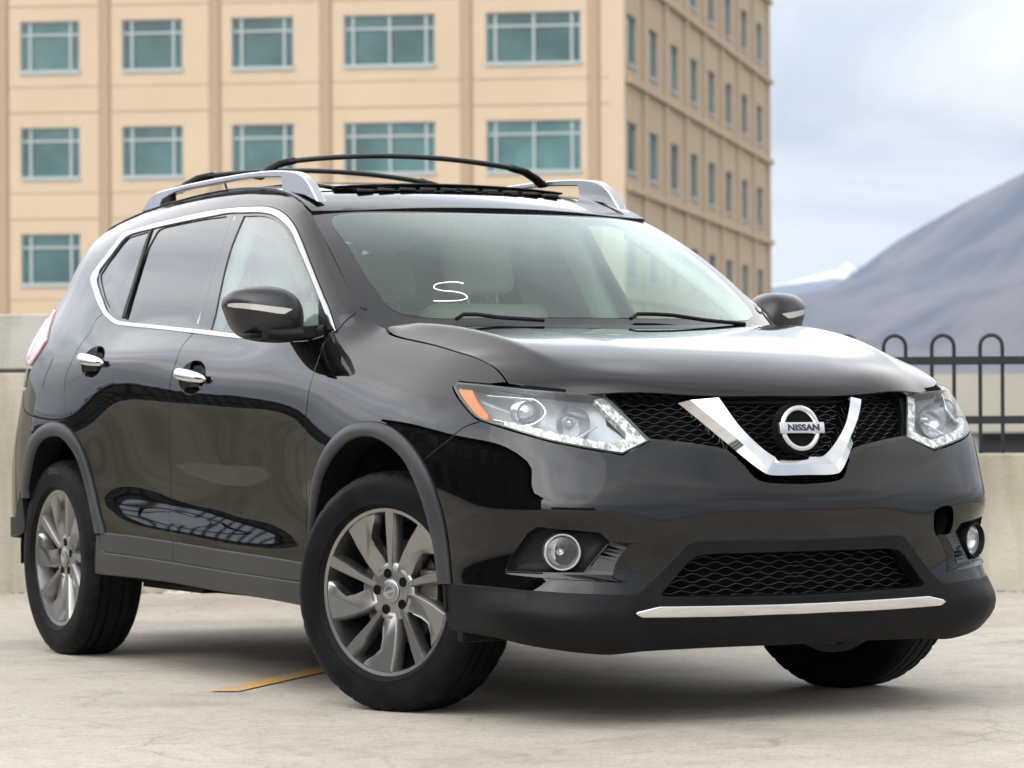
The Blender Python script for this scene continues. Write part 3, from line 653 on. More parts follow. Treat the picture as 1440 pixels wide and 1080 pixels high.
rd = sm_(seg('splitline'), 4) + sm_([(3.147, .455)] + [p for p in seg('doorbottom')[::-1] if p[0] > 3.16], 3)[1:] + sm_([p for p in seg('rarch_o')[::-1]][1:7] + [(4.113, .850)], 4) \
     + sm_(seg('reardoor')[::-1][1:], 4) + sm_([p for p in belt if 3.14 < p[0] < 4.06 and p[1] < 1.3], 3)
rd = [rd[i] for i in range(len(rd))]
rdoors = panel('door', BODY, rd, 'black_paint', car, holes=[circ(RH, .108, .056)], h=.026)

# handles: a bowl pressed into the door and a chrome pull over it
def bowl(c, rx, rz):
    V, Nn, F = [], [], []; n = 28; rows = [(1.0, 0), (.97, -.004), (.88, -.020), (.7, -.036), (.4, -.044), (.02, -.046)]
    for f, d in rows:
        q = np.array(circ(c, rx * f, rz * f, n)); V.append(BODY.p(q[:, 0], q[:, 1]) + BODY.n(q[:, 0], q[:, 1]) * d)
    V = np.concatenate(V); F = [[r * n + i, r * n + (i + 1) % n, (r + 1) * n + (i + 1) % n, (r + 1) * n + i] for r in range(len(rows) - 1) for i in range(n)]
    return V, F
for (c, dr, L) in ((FH, fdoors, 1), (RH, rdoors, 1)):
    V, F = bowl(c, .1085, .0565)
    P0 = BODY.p(*c); n0 = BODY.n(*c); ex = np.array([1, 0, -.09]); ex = ex - n0 * np.dot(ex, n0); ex /= np.linalg.norm(ex); ez = np.cross(ex, n0); ez *= np.sign(ez[2])
    pull = MB(); rows = []
    for k in range(17):
        t = -1 + 2 * k / 16; w = .135; hh = .0165 * (1 - .25 * max(0, t)) * (1 - abs(t) ** 8) ** .5 + .001; dd = .020 + .014 * (1 - t * t) ** .6
        rows.append([P0 + ex * (t * w + .006) + ez * (hh * math.cos(a) * 1.15 + .003) + n0 * (dd * .55 + .011 * math.sin(a) * (1.0 if math.sin(a) > 0 else .6) * (1 - abs(t) ** 8) ** .5) for a in [2 * math.pi * j / 14 for j in range(14)]])
    Vp = [p for r in rows for p in r]; Fp = [[r * 14 + j, r * 14 + (j + 1) % 14, (r + 1) * 14 + (j + 1) % 14, (r + 1) * 14 + j] for r in range(16) for j in range(14)] + [list(range(14)), list(range(16 * 14, 17 * 14))]
    shaft = [[P0 + ex * x + ez * z + n0 * d for x, z, d in ((a - .012, .007, -.03), (a + .012, .007, -.03), (a + .012, -.007, -.03), (a - .012, -.007, -.03), (a - .012, .007, .018), (a + .012, .007, .018), (a + .012, -.007, .018), (a - .012, -.007, .018))] for a in (-.085, .10)]
    for k in (0, 1):
        m = np.array([1, -1 if k else 1, 1.])
        hb = link('handle_cup', mesh_from('handle_cup', V * m, F, True), 'black_paint', dr[k])
        b = MB(); b.add([p * m for p in Vp], Fp, True)
        for s_ in shaft: b.add([p * m for p in s_], [[0, 1, 2, 3], [4, 5, 6, 7], [0, 1, 5, 4], [1, 2, 6, 5], [2, 3, 7, 6], [3, 0, 4, 7]])
        b.build('door_handle', 'chrome', dr[k], angle=50)

# body side: rear quarter, roof rail line and windscreen pillar in one stamping
xs = [-.40, -.5, -.6, -.7, -.8, -.9, -1.0, -1.1, -1.2, -1.35, -1.5, -1.7, -1.9, -2.1, -2.3, -2.5, -2.7, -2.85, -3.0, -3.15]
up = [zl(x) for x in xs]
ch = sm_(seg('chrome_o')[:24], 4)
tl = seg('tail')
bsl = ch + sm_(seg('reardoor')[:-1], 4)[:] + [(4.113, .853)] + sm_(seg('rarch_o')[6::-1], 4) + [(4.66, .50), (4.78, .50), (4.74, .98), (4.66, .992), (4.665, 1.03)] + [(4.62, 1.075)] + [(4.545, 1.124), (4.50, 1.172), (4.608, 1.266), (4.64, 1.29), (4.72, 1.30)] + [(4.80, 1.33)] + up[::-1] + [(2.033, 1.236), (2.020, 1.208)]
body_side = panel('body_side', BODY, bsl, 'black_paint', car, h=.026)
fuel = panel('fuel_door', BODY, seg('fuel')[:3] + [(4.36, 1.072), (4.386, 1.036), (4.40, .99), (4.47, 1.0)], 'black_paint', car, off=.0012, gap=0, depth=.002, h=.03, rnd=.001)
tails = panel('tail_lamp', BODY, [(4.548, 1.124), (4.503, 1.172), (4.607, 1.263), (4.64, 1.287), (4.80, 1.305), (5.1, 1.30), (5.2, 1.2), (5.1, 1.09), (4.624, 1.082)], 'tail_red', car, off=.008, h=.03, depth=.03, rnd=.006)
panel('reflector', BODY, [(4.66, 1.20), (4.70, 1.255), (5.0, 1.265), (5.05, 1.2), (4.95, 1.12), (4.70, 1.10)], 'tail_white', (tails[0], tails[1]), off=.012, h=.03, depth=.004)
# rear bumper, tailgate
panel('rear_bumper', SHELL, [(4.80, .50), (S_END, .46), (S_END, .985), (4.752, .985), (4.79, .505)], 'black_paint', car, sides='join', h=.04)
panel('rear_cladding', SHELL, sm_(seg('rarch_o')[:2][::-1], 2) + [(4.62, .46), (4.66, .44), (S_END, .34), (S_END, .46), (4.80, .50)], 'black_plastic', car, sides='join', h=.04, off=.006)
panel('tailgate', SHELL, [(4.68, .995), (S_END, .995), (S_END, 1.32), (5.22, 1.32), (5.24, 1.08), (4.68, 1.07)], 'black_paint', car, sides='join', h=.05)
g = MB(); a = np.linspace(-1, 1, 15); rows = []
for t in np.linspace(0, 1, 9):
    lo = np.array([[-3.36 - .12 * (1 - q * q), q * .60, 1.31] for q in a]); hi = np.array([[-3.0 - .16 * (1 - q * q), q * .52, 1.56 + .04 * (1 - q * q)] for q in a])
    rows.append(lo + (hi - lo) * t)
R_ = np.array(rows).reshape(-1, 3); g.add(R_, [[j * 15 + i, j * 15 + i + 1, (j + 1) * 15 + i + 1, (j + 1) * 15 + i] for j in range(8) for i in range(14)], True)
g.build('rear_window', 'privacy_glass', car)

# roof
rx = np.linspace(-2.95, -1.0, 40); edge = [(float(x), -float(np.interp(x, _ex, _ey)) - .001) for x in rx]
ye0 = float(np.interp(-1.0, _ex, _ey)); fe = [(-1.0 + .10 * (1 - (y / ye0) ** 2), y) for y in np.linspace(-ye0 + .02, ye0 - .02, 15)]
roof = obj_from(panel_data(ROOF, edge + fe + [(x, -y) for x, y in edge[::-1]], gap=.0012, h=.04, depth=.015, rnd=.002), 'roof', 'black_paint', car)

# windscreen with its dark border
wsl = [(-.995, .01), (-.995, .99), (.995, .99), (.995, .01)]
wsurf = Surf(lambda a, b: WS.f(a, b))
frit_in = crom([(-.93, .22), (-.945, .60), (-.948, .86), (-.90, .925), (-.5, .935), (0, .938), (.5, .935), (.90, .925), (.948, .86), (.945, .60), (.93, .22), (.88, .045), (.4, .018), (0, .016), (-.4, .018), (-.88, .045)], 5, True)
wsl = [(-1.02, -.12), (-1.02, .997), (1.02, .997), (1.02, -.12)]
windscreen = obj_from(panel_data(WS, frit_in, gap=0, depth=0, h=.05), 'windscreen', 'windscreen_glass', car)
obj_from(panel_data(WS, wsl, holes=[frit_in], off=-.002, gap=0, depth=.006, h=.05, rnd=.001), 'windscreen_border', 'gloss_black', car)
# the chalk mark on the glass
S_ = crom([(-.562, .26), (-.588, .271), (-.64, .268), (-.684, .252), (-.697, .225), (-.676, .209), (-.622, .198), (-.593, .182), (-.588, .156), (-.615, .137), (-.67, .13), (-.734, .131)], 5)
b = MB(); b.tube([WS.p(a, c) + WS.n(a, c) * .0015 for a, c in S_], .0023, 6); b.build('chalk_mark', 'white_marker', windscreen)

# side glazing
CI = T['chrome_i']; bp, cp = seg('bpillar'), seg('cpillar')
front_frame = sm_(CI[:10], 4) + [(3.150, 1.586), (3.188, 1.586)] + sm_(bp[1:-1], 3) + [(3.078, 1.178)] + sm_([(3.078, 1.180)] + CI[27:] + [(2.052, 1.150)], 3)[1:]
rear_frame = [(3.188, 1.587)] + sm_(CI[10:14], 3) + sm_([(3.899, 1.566)] + cp[1:-1] + [(3.935, 1.246)], 3) + sm_([(3.93, 1.244)] + CI[23:27] + [(3.078, 1.178)], 3)[1:] + sm_(bp[1:-1][::-1], 3)
q_frame = [(3.899, 1.566)] + sm_(CI[14:22], 4) + [(3.935, 1.246)] + sm_(cp[1:-1][::-1], 3)
def rnd_loop(l, n=3): return [tuple(p) for p in l]
fg = [(a, b) for a, b in seg('fglass')]; rg = seg('rglass'); qg = seg('qglass')
fgl = sm_(fg[:8], 3) + [(2.171, 1.214), (2.135, 1.153)] + [(2.244, 1.150), (2.415, 1.149), (2.751, 1.166), (2.985, 1.180)] + sm_([fg[14], fg[15], fg[16]], 3)
rgl = sm_([rg[12]] + rg[:3], 3) + sm_(rg[3:6], 3) + [(3.158, 1.196), (3.433, 1.213), (3.795, 1.234)] + sm_(rg[9:12], 3)
sail = [(2.200, 1.257), (2.13, 1.2135), (2.062, 1.160), (2.105, 1.158), (2.128, 1.156), (2.164, 1.214)]
panel('window_frame', BODY, front_frame, 'gloss_black', fdoors, holes=[fgl], off=-.003, h=.03, depth=.012, gap=.001)
panel('window_frame', BODY, rear_frame, 'gloss_black', rdoors, holes=[rgl], off=-.003, h=.03, depth=.012, gap=.001)
panel('quarter_frame', BODY, q_frame, 'gloss_black', body_side, holes=[qg], off=-.003, h=.03, depth=.012, gap=.001)
panel('window_glass', BODY, fgl, 'side_glass', fdoors, off=-.007, gap=-.004, depth=0, h=.05)
panel('window_glass', BODY, rgl, 'privacy_glass', rdoors, off=-.007, gap=-.004, depth=0, h=.05)
panel('quarter_glass', BODY, qg, 'privacy_glass', body_side, off=-.007, gap=-.004, depth=0, h=.05)
panel('mirror_sail', BODY, sail, 'black_plastic', fdoors, off=.003, gap=0, depth=.01, h=.03)
panel('window_seal', BODY, [(a, b) for a, b in sm_([(3.892, 1.570), (3.862, 1.50), (3.84, 1.43), (3.822, 1.36), (3.80, 1.24)], 4)] + [(3.83, 1.24)] + sm_([(3.845, 1.36), (3.866, 1.44), (3.886, 1.50), (3.905, 1.56)], 4), 'black_plastic', rdoors, off=.002, gap=0, depth=.006, h=.03)
chrome_loop = sm_(T['chrome_o'], 5) + sm_(CI[::-1], 5)
panel('window_trim', BODY, chrome_loop, 'trim_chrome', body_side, off=.003, gap=.0028, depth=.010, h=.03, rnd=.003)

# ---------------------------------------------------------------- front end
lampL = sm_([(1.231, .974), (1.223, .987)], 2) + sm_([(1.223, .987), (1.08, .978), (.873, .962), (.578, .946)], 4)[1:] + sm_([(.578, .946), (.518, .885), (.459, .816)], 3)[1:] + sm_([(.459, .816), (.556, .778)], 2)[1:] + sm_([(.556, .778), (.666, .796), (.778, .816), (.943, .855), (1.022, .871), (1.066, .884), (1.136, .92), (1.208, .96), (1.231, .974)], 4)[1:-1]
pocket = [(.915, .447), (.898, .489), (.841, .556), (.81, .573), (.635, .557), (.606, .532), (.680, .446)]
bl = [(-.0015, .686)] + sm_(seg('bump_top')[-2::-1], 3) + [(.556, .774), (.666, .792), (.778, .812), (.943, .851), (1.038, .872)] + sm_([p for p in seg('fendseam')[1:-1]], 2) + sm_([(1.267, .759), (1.217, .694), (1.183, .626), (1.165, .563), (1.157, .489), (1.146, .405)], 3) \
     + sm_([(1.144, .403), (.995, .401), (.725, .387), (.56, .379)], 3)[1:] + sm_([(.56, .379), (.525, .384), (.484, .417)], 2)[1:] + sm_([(.44, .458), (.384, .512), (.363, .526), (.259, .528), (.087, .525), (-.0015, .525)], 3)
towhole = crom([(.5111, .6022), (.5691, .6113), (.5825, .6004), (.5892, .5534), (.5695, .5264), (.5073, .5241), (.4983, .5898)], 3, True)
hb = dict(gap=.0015, h=.022)
near = panel_data(SHELL, bl, holes=[pocket], **hb); far_ = mirror_data(panel_data(SHELL, bl, holes=[pocket, towhole], **hb))
bumper = obj_from(join_data(near, far_), 'front_bumper', 'black_paint', car)
q = np.array(resamp(towhole[::-1], .01)); rows = [SHELL.p(q[:, 0], q[:, 1]) - SHELL.n(q[:, 0], q[:, 1]) * d for d in (.0, .07)]
V = np.concatenate(rows) * np.array([1, -1, 1.]); n = len(q)
g = MB(); g.add(V, [[i, (i + 1) % n, n + (i + 1) % n, n + i] for i in range(n)] + [list(range(n, 2 * n))]); g.build('tow_hook_hole', 'dark_void', bumper)

# fog lamp pockets: walls, floor, ring, lens
def pocket_fn(b):
    q = resamp(pocket, .02); c = q.mean(0); rows = []
    for f, d in ((1.0, -.003), (.985, -.008), (.93, -.022), (.80, -.030), (.5, -.034)):
        p = c + (q - c) * f; rows.append(SHELL.p(p[:, 0], p[:, 1]) + SHELL.n(p[:, 0], p[:, 1]) * d)
    n = len(q); V = np.concatenate(rows); b.add(V, [[r * n + i, r * n + (i + 1) % n, (r + 1) * n + (i + 1) % n, (r + 1) * n + i] for r in range(4) for i in range(n)] + [list(range(4 * n, 5 * n))])
fogs = both('fog_lamp', pocket_fn, 'black_plastic', bumper, angle=40)
FC = SHELL.p(.742, .503) - SHELL.n(.742, .503) * .006; fx = Vector((.93, -.36, 0)).normalized()
def fogM(): z = fx; x = Vector((0, 0, 1)).cross(z).normalized(); return frame_m(FC, x, z.cross(x), z)
both('ring', lambda b: b.lathe([(.045, -.02), (.0455, .006), (.048, .0105), (.0515, .0105), (.0545, .005), (.056, -.03)], 40, fogM()), 'satin_silver', fogs, angle=60)
rings_ = [o for o in car.children_recursive if o.name.startswith('ring')]; rings_[-1].data.materials.clear(); rings_[-1].data.materials.append(MATS['black_plastic'])
both('lamp_bowl', lambda b: b.lathe([(.046, .0), (.044, -.018), (.03, -.034), (.012, -.04), (.010, -.022), (.0, -.020)], 40, fogM()), 'lamp_silver', fogs)
both('lens', lambda b: b.lathe([(.0452, -.004), (.03, .0), (.012, .002), (.0, .002)], 40, fogM()), 'lens_glass', fogs)
# painted blade beside each fog lamp: ledge under the pocket turning up along its inner side
def strip3(b, A, B, oa, ob, n=16, surf=SHELL):
    A, B = np.array(crom(A, 6)), np.array(crom(B, 6)); t = np.linspace(0, 1, n)
    ev = lambda c: np.stack([np.interp(t, np.linspace(0, 1, len(c)), c[:, k]) for k in (0, 1)], 1)
    a, c = ev(A), ev(B); P = surf.p(a[:, 0], a[:, 1]) + surf.n(a[:, 0], a[:, 1]) * np.linspace(oa[0], oa[1], n)[:, None]; Q = surf.p(c[:, 0], c[:, 1]) + surf.n(c[:, 0], c[:, 1]) * np.linspace(ob[0], ob[1], n)[:, None]
    b.add(np.concatenate([P, Q]), [[i, i + 1, n + i + 1, n + i] for i in range(n - 1)], False)
def blade_fn(b):
    strip3(b, [(.935, .4425), (.80, .4405), (.682, .4385)], [(.935, .4405), (.80, .430), (.575, .416)], (.0015, .002), (.0015, .008))
    strip3(b, [(.600, .532), (.638, .488), (.672, .440)], [(.548, .526), (.585, .480), (.60, .436)], (.001, .001), (.006, .009), 10)
    strip3(b, [(.548, .526), (.585, .480), (.60, .436), (.575, .417)], [(.515, .526), (.548, .484), (.562, .452), (.556, .414)], (.006, .009), (.0008, .0008), 10)
both('bumper_blade', blade_fn, 'black_paint', bumper)

# lower cladding with the lower air intake
gr = [(0, .492), (.30, .492), (.345, .490), (.372, .474), (.43, .412), (.457, .384), (.452, .372), (.43, .368), (.20, .362), (0, .360)]
cl = [(0, .524)] + sm_([(.087, .524), (.259, .527), (.363, .525), (.384, .511), (.44, .457)], 3) + sm_([(.484, .416), (.525, .383), (.56, .378)], 2) + sm_([(.725, .386), (.995, .400), (1.144, .402)], 3) + [(1.186, .398), (1.18, .34), (1.165, .272)] + sm_([(.946, .264), (.821, .241), (.678, .222), (.6, .215), (.501, .220), (.281, .224), (0, .224)], 3)
def ledge(u, v):                                             # the folded shelf below the paint line at each corner
    top = .385 + 0 * u; w = np.clip((u - .50) / .22, 0, 1) * np.clip((1.14 - u) / .5, 0, 1)
    d = np.clip((top - v) / .055, 0, 1); return .026 * w * np.minimum(d, 1) * np.clip((v - .20) / .1, .3, 1)
def split(l):                                                # opening touches the centre line, so cut the outline there
    return l
outer = cl[:1] + cl[1:]
loop = [(0, .492)][:0]
half = [(-.0008, .494)] + [(-.0008, .524)] + cl[1:-1] + [(-.0008, .224), (-.0008, .362)] + [(.20, .364), (.43, .370), (.452, .374), (.457, .384), (.43, .412), (.372, .474), (.345, .489), (.30, .494)]
clad = panel('lower_cladding', SHELL, half, 'black_plastic', car, sides='join', off=.004, gap=.0008, h=.02, depth=.05, rnd=.004, bulge=ledge)
# intake floor, ribs
def intake(b):
    for k in (0, 1):
        s_ = -1 if k else 1; ring = np.array(resamp([(0, .496), (.30, .496), (.35, .493), (.376, .476), (.434, .414), (.462, .384), (.456, .368), (.43, .364), (.20, .358), (0, .356)], .02))
        c = np.array([.0, .43]); V = np.concatenate([SHELL.p(ring[:, 0], ring[:, 1]) - SHELL.n(ring[:, 0], ring[:, 1]) * .085]) * np.array([1, s_, 1]); b.add(V, [list(range(len(V)))])
b = MB(); intake(b); b.build('intake_back', 'dark_void', clad)
b = MB()
for r in range(10):
    z0 = .352 + r * .0155
    for sg in (1, -1):
        pts = []
        for k in range(91):
            s = k * .005; z = z0 + .0042 * math.sin((s / .072 + r * .5) * 2 * math.pi)
            if z > .490 or z < .362: lim = -1
            lim = .345 if z > .484 else (.345 + (.484 - z) * 1.12 if z > .384 else .455)
            if s <= lim and .361 < z < .491: pts.append(Vector(SHELL.p(s, z) * np.array([1, sg, 1]) - SHELL.n(s, z) * np.array([1, sg, 1]) * .045))
        if len(pts) > 3: b.tube(pts, .0018, 5, False, up=(1, 0, 0), ry=.007)
b.build('intake_mesh', 'grille_black', clad)
st = [(.533, .329)] + sm_([(.464, .343), (.278, .341), (.082, .339), (-.004, .339)], 3) + [(-.004, .317)] + sm_([(.081, .318), (.277, .318), (.515, .321)], 3)
panel('chrome_strip', SHELL, st, 'chrome', clad, sides='join', off=.013, gap=0, h=.02, depth=.012, rnd=.005)

# upper grille: back, ribs, lower lip, V-shaped bright bar, emblem
grille = None
def gback(b):
    zt = np.linspace(0, 1, 6)
    for s_ in (1, -1):
        ss = np.linspace(0, .57, 24); rows = []
        for t in zt:
            lo = np.interp(ss, [0, .127, .154, .193, .26, .365, .46, .57], [.686, .692, .704, .755, .783, .800, .812, .90]); hi = np.interp(ss, [0, .3, .57], [.958, .962, .965])
            z = lo - .012 + (hi - lo + .012) * t; rows.append((SHELL.p(ss, z) - SHELL.n(ss, z) * .052) * np.array([1, s_, 1]))
        n = 24; b.add(np.concatenate(rows), [[j * n + i, j * n + i + 1, (j + 1) * n + i + 1, (j + 1) * n + i] for j in range(5) for i in range(n - 1)], True)
b = MB(); gback(b); grille = b.build('grille', 'dark_void', car)
b = MB()
for r in range(22):
    z0 = .690 + r * .0128
    for sg in (1, -1):
        pts = []
        for k in range(117):
            s = k * .005; z = z0 + .0034 * math.sin((s / .052 + r * .5) * 2 * math.pi)
            lo = np.interp(s, [0, .127, .154, .193, .26, .365, .46, .57], [.70, .705, .72, .762, .79, .806, .818, .935])
            if lo < z < .955 - .02 * 0: pts.append(Vector((SHELL.p(s, z) - SHELL.n(s, z) * .030) * np.array([1, sg, 1])))
            elif len(pts) > 3: b.tube(pts, .0013, 5, False, up=(1, 0, 0), ry=.006); pts = []
            else: pts = []
        if len(pts) > 3: b.tube(pts, .0013, 5, False, up=(1, 0, 0), ry=.006)
b.build('grille_mesh', 'grille_black', grille)
panel('grille_lip', SHELL, [(.462, .822), (.37, .812), (.262, .796), (.222, .786), (.200, .768), (.196, .757), (.262, .786), (.366, .803), (.461, .815)], 'gloss_black', grille, off=-.004, gap=0, depth=.04, h=.02, rnd=.004)
panel('grille_edge', SHELL, [(.585, .950), (.55, .946), (.51, .885), (.455, .822), (.466, .820), (.522, .882)], 'black_plastic', grille, off=-.012, gap=0, depth=.03, h=.02)
def vbar(b):
    I = crom([(.232, .922, .033), (.178, .836, .028), (.087, .760, .017), (.05, .757, .017), (0, .757, .018)], 6); Rg = crom([(.312, .927, .006), (.215, .828, .02), (.118, .735, .025), (.09, .733, .026), (0, .733, .026)], 6); O = crom([(.345, .932, -.02), (.245, .828, -.002), (.132, .714, .018), (.11, .707, .018), (0, .706, .018)], 6)
    t = np.linspace(0, 1, 40); V = []
    def ev(c): c = np.array(c); k = np.linspace(0, 1, len(c)); return np.stack([np.interp(t, k, c[:, j]) for j in (0, 1, 2)], 1)
    for c, o in ((I, -.05), (I, 0), (Rg, 0), (O, 0), (O, -.03)):
        e = ev(c); V.append(SHELL.p(e[:, 0], e[:, 1]) + SHELL.n(e[:, 0], e[:, 1]) * (e[:, 2:] + o))
    V = np.concatenate(V); n = 40; F = [[j * n + i, j * n + i + 1, (j + 1) * n + i + 1, (j + 1) * n + i] for j in range(4) for i in range(n - 1)] + [[0, n, 2 * n, 3 * n, 4 * n]]
    for s_ in (1, -1): b.add(V * np.array([1, s_, 1]), F, True)
b = MB(); vbar(b); b.build('grille_bar', 'chrome', grille, angle=28)
EC = Vector((.948, 0, .846)); ez_ = Vector((.985, 0, .17)).normalized(); EM = frame_m(EC, (0, 1, 0), ez_.cross(Vector((0, 1, 0))), ez_)
b = MB(); b.lathe([(.075, -.03), (.075, .002), (.06, .004), (.0, .004)], 48, EM); b.build('emblem_base', 'dark_void', grille, angle=40)
b = MB(); b.lathe([(.067, .0), (.066, .010), (.060, .0135), (.054, .011), (.050, .003)], 64, EM)
emb = b.build('emblem', 'chrome', grille, angle=60)
b = MB(); b.box((-.077, -.0165, .004), (.077, .0165, .018), EM, bev=.003); b.build('nameplate', 'satin_silver', emb, angle=30)
me = text_mesh('NISSAN', .0255, .0006, bold=.0009, xs=1.28); me.transform(EM @ Matrix.Translation((0.004, -.0008, .0186))); link('lettering', me, 'letter_dark', emb)

# headlights
lens = panel('headlight', SHELL, lampL, 'lens_hazy', car, off=.002, gap=.0015, depth=0, h=.03)
def bucket(b):
    q = resamp(np.array(lampL), .03); c = np.array([.82, .90]); rows = []
    if area(q) < 0: q = q[::-1]
    for f, d in ((1.0, -.002), (.97, -.03), (.93, -.05), (.6, -.075), (.2, -.085)):
        p = c + (q - c) * f; rows.append(SHELL.p(p[:, 0], p[:, 1]) + SHELL.n(p[:, 0], p[:, 1]) * d)
    n = len(q); b.add(np.concatenate(rows), [[r * n + i, r * n + (i + 1) % n, (r + 1) * n + (i + 1) % n, (r + 1) * n + i] for r in range(4) for i in range(n)] + [list(range(4 * n, 5 * n))], True)
both('housing', bucket, 'lamp_grey', lens)
panel('amber_reflector', SHELL, seg('amber'), 'amber', lens, off=-.008, gap=0, depth=.02, h=.02, rnd=.003)
D_ = T['drl']
panel('running_light', SHELL, sm_(D_[1:5], 3) + sm_(D_[4:8], 3)[1:] + sm_(D_[8:11], 3) + sm_(D_[10:15], 3)[1:], 'lamp_clear', lens, off=-.008, gap=0, depth=.02, h=.015, rnd=.003)
def disc_at(b, s, z, prof, d=-.03, tw=(1, -.12, -.05)):
    o = SHELL.p(s, z) + SHELL.n(s, z) * d; zz = Vector(tw).normalized(); x = Vector((0, 0, 1)).cross(zz).normalized(); b.lathe(prof, 36, frame_m(o, x, zz.cross(x), zz))
both('projector', lambda b: disc_at(b, .905, .918, [(.040, -.03), (.038, .004), (.034, .007), (.031, .0)], -.045), 'lamp_silver', lens, angle=50)
both('projector_lens', lambda b: disc_at(b, .905, .918, [(.031, -.004), (.027, .010), (.018, .020), (.008, .0245), (.0, .025)], -.045), 'projector_glass', lens)
both('reflector', lambda b: disc_at(b, .70, .893, [(.052, .012), (.047, -.004), (.034, -.024), (.018, -.034), (.012, -.034), (.010, -.012), (.0, -.010)], -.05), 'lamp_silver', lens)
both('reflector_trim', lambda b: [b.tube([SHELL.p(s, z) + SHELL.n(s, z) * -.028 for s, z in crom(l, 5)], .0042, 8) for l in ([(1.09, .962), (.93, .953), (.87, .947), (.815, .909), (.868, .872), (1.02, .888)], [(.735, .829), (.70, .833), (.615, .872)], [(1.16, .966), (1.10, .918), (1.03, .882)])], 'chrome', lens)
panel('lens_edge', SHELL, lampL, 'gloss_black', lens, holes=[[tuple(p) for p in inset(resamp(np.array(lampL[::-1] if area(np.array(lampL)) < 0 else lampL), .03), .006)]], off=-.001, gap=.0015, depth=.03, h=.03)
# near-black sheet added behind the front openings to close off the view
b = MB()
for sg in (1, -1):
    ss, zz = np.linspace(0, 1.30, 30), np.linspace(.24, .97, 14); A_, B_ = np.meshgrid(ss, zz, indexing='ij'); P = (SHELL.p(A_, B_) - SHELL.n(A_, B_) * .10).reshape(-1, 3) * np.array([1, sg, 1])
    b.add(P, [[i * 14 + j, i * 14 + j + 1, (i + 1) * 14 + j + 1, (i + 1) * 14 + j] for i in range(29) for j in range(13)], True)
b.build('front_backing', 'dark_void', car)
panel('hood_gap_strip', SHELL, [(0, .925), (.3, .932), (.56, .946), (.62, .950), (1.0, .978), (1.0, .99), (.6, .965), (.3, .95), (0, .945)], 'dark_void', car, sides='join', off=-.018, gap=0, depth=.03, h=.03)  # near-black strip standing in for the dark gap under the hood edge
# ---------------------------------------------------------------- cladding along the sides
FO = sm_(seg('farch_o'), 5); FI = sm_(seg('farch_i'), 5); RO = sm_(seg('rarch_o'), 5); RI = sm_(seg('rarch_i'), 5)
flare = [(-.0, -.004), (.0, .006), (.12, .011), (.55, .016), (.85, .014), (.96, .009), (1.0, .002)]
sweep('arch_cladding', BODY, FO, FI, flare, 'arch_plastic', car, 80, 45)
sweep('arch_cladding', BODY, RO, RI, flare, 'arch_plastic', car, 80, 45)
lip = [(.99, .001), (1.03, -.03), (1.05, -.09)]
sweep('arch_lip', BODY, FO, FI, lip, 'dark_void', car, 80, 45); sweep('arch_lip', BODY, RO, RI, lip, 'dark_void', car, 80, 45)  # inner return coloured near-black in place of wheel-well shade
dbl, sl_, rk = seg('doorbottom'), seg('slot'), seg('rocker')
lower = lambda l, a, b: [p for p in l if a < p[0] < b]
dg = 3.147
panel('door_cladding', BODY, [(dg - .003, .4545)] + lower(dbl, 2.1, dg)[0:] + [(2.097, .424), (2.095, .370)] + lower(sl_, 2.1, dg)[::-1] + [(dg - .003, .3915)], 'sill_plastic', fdoors, off=.006, gap=.001, h=.025, rnd=.004)
panel('door_cladding', BODY, [(3.768, .467)] + lower(dbl, dg, 3.75) + [(dg + .003, .4550), (dg + .003, .3920)] + lower(sl_, dg, 3.76)[::-1] + [(3.80, .404), (3.812, .467)], 'sill_plastic', rdoors, off=.006, gap=.001, h=.025, rnd=.004)
panel('sill', BODY, [(3.84, .455), (3.815, .455), (3.803, .405)] + [(a, b - .008) for a, b in sl_] + [(2.07, .355), (2.07, .298)] + [(a, b) for a, b in rk[::-1]] + [(3.86, .325)], 'sill_plastic', car, off=.008, gap=0, h=.025, rnd=.006, depth=.06)
b = MB(); b.box((-3.45, -.70, .30), (.60, .70, .38)); b.box((-2.2, -.85, .30), (-.47, .85, .42))
b.build('underbody', 'dark_void', car)
b = MB()
b.tube([(-2.35, -.55, .30), (-2.05, -.60, .29), (-1.8, -.55, .285), (-1.3, -.45, .285)], .035, 10); b.build('exhaust_pipe', 'black_plastic', car)
b = MB(); b.box((-2.3, -.72, .265), (-1.75, -.50, .31)); b.build('fuel_tank', 'black_plastic', car)
b = MB(); b.box((.15, -.62, .235), (.62, .62, .29)); b.build('undertray', 'black_plastic', car)
both('air_deflector', lambda b: b.box((.43, -.85, .232), (.47, -.60, .31), bev=.006), 'black_plastic', car)
def well(xc, r):
    def f(b):
        n = 24; ys = (-.895, -.48); V = []
        for y in ys:
            for k in range(n + 1):
                a = math.radians(-6 + 192 * k / n); V.append((xc + r * math.cos(a), y, .37 + r * math.sin(a)))
        m = n + 1; b.add(V, [[k, k + 1, m + k + 1, m + k] for k in range(n)] + [list(range(m, 2 * m))], True)
    return f
both('wheel_liner', well(-.01, .462), 'dark_void', car); both('wheel_liner', well(-2.65, .462), 'dark_void', car)

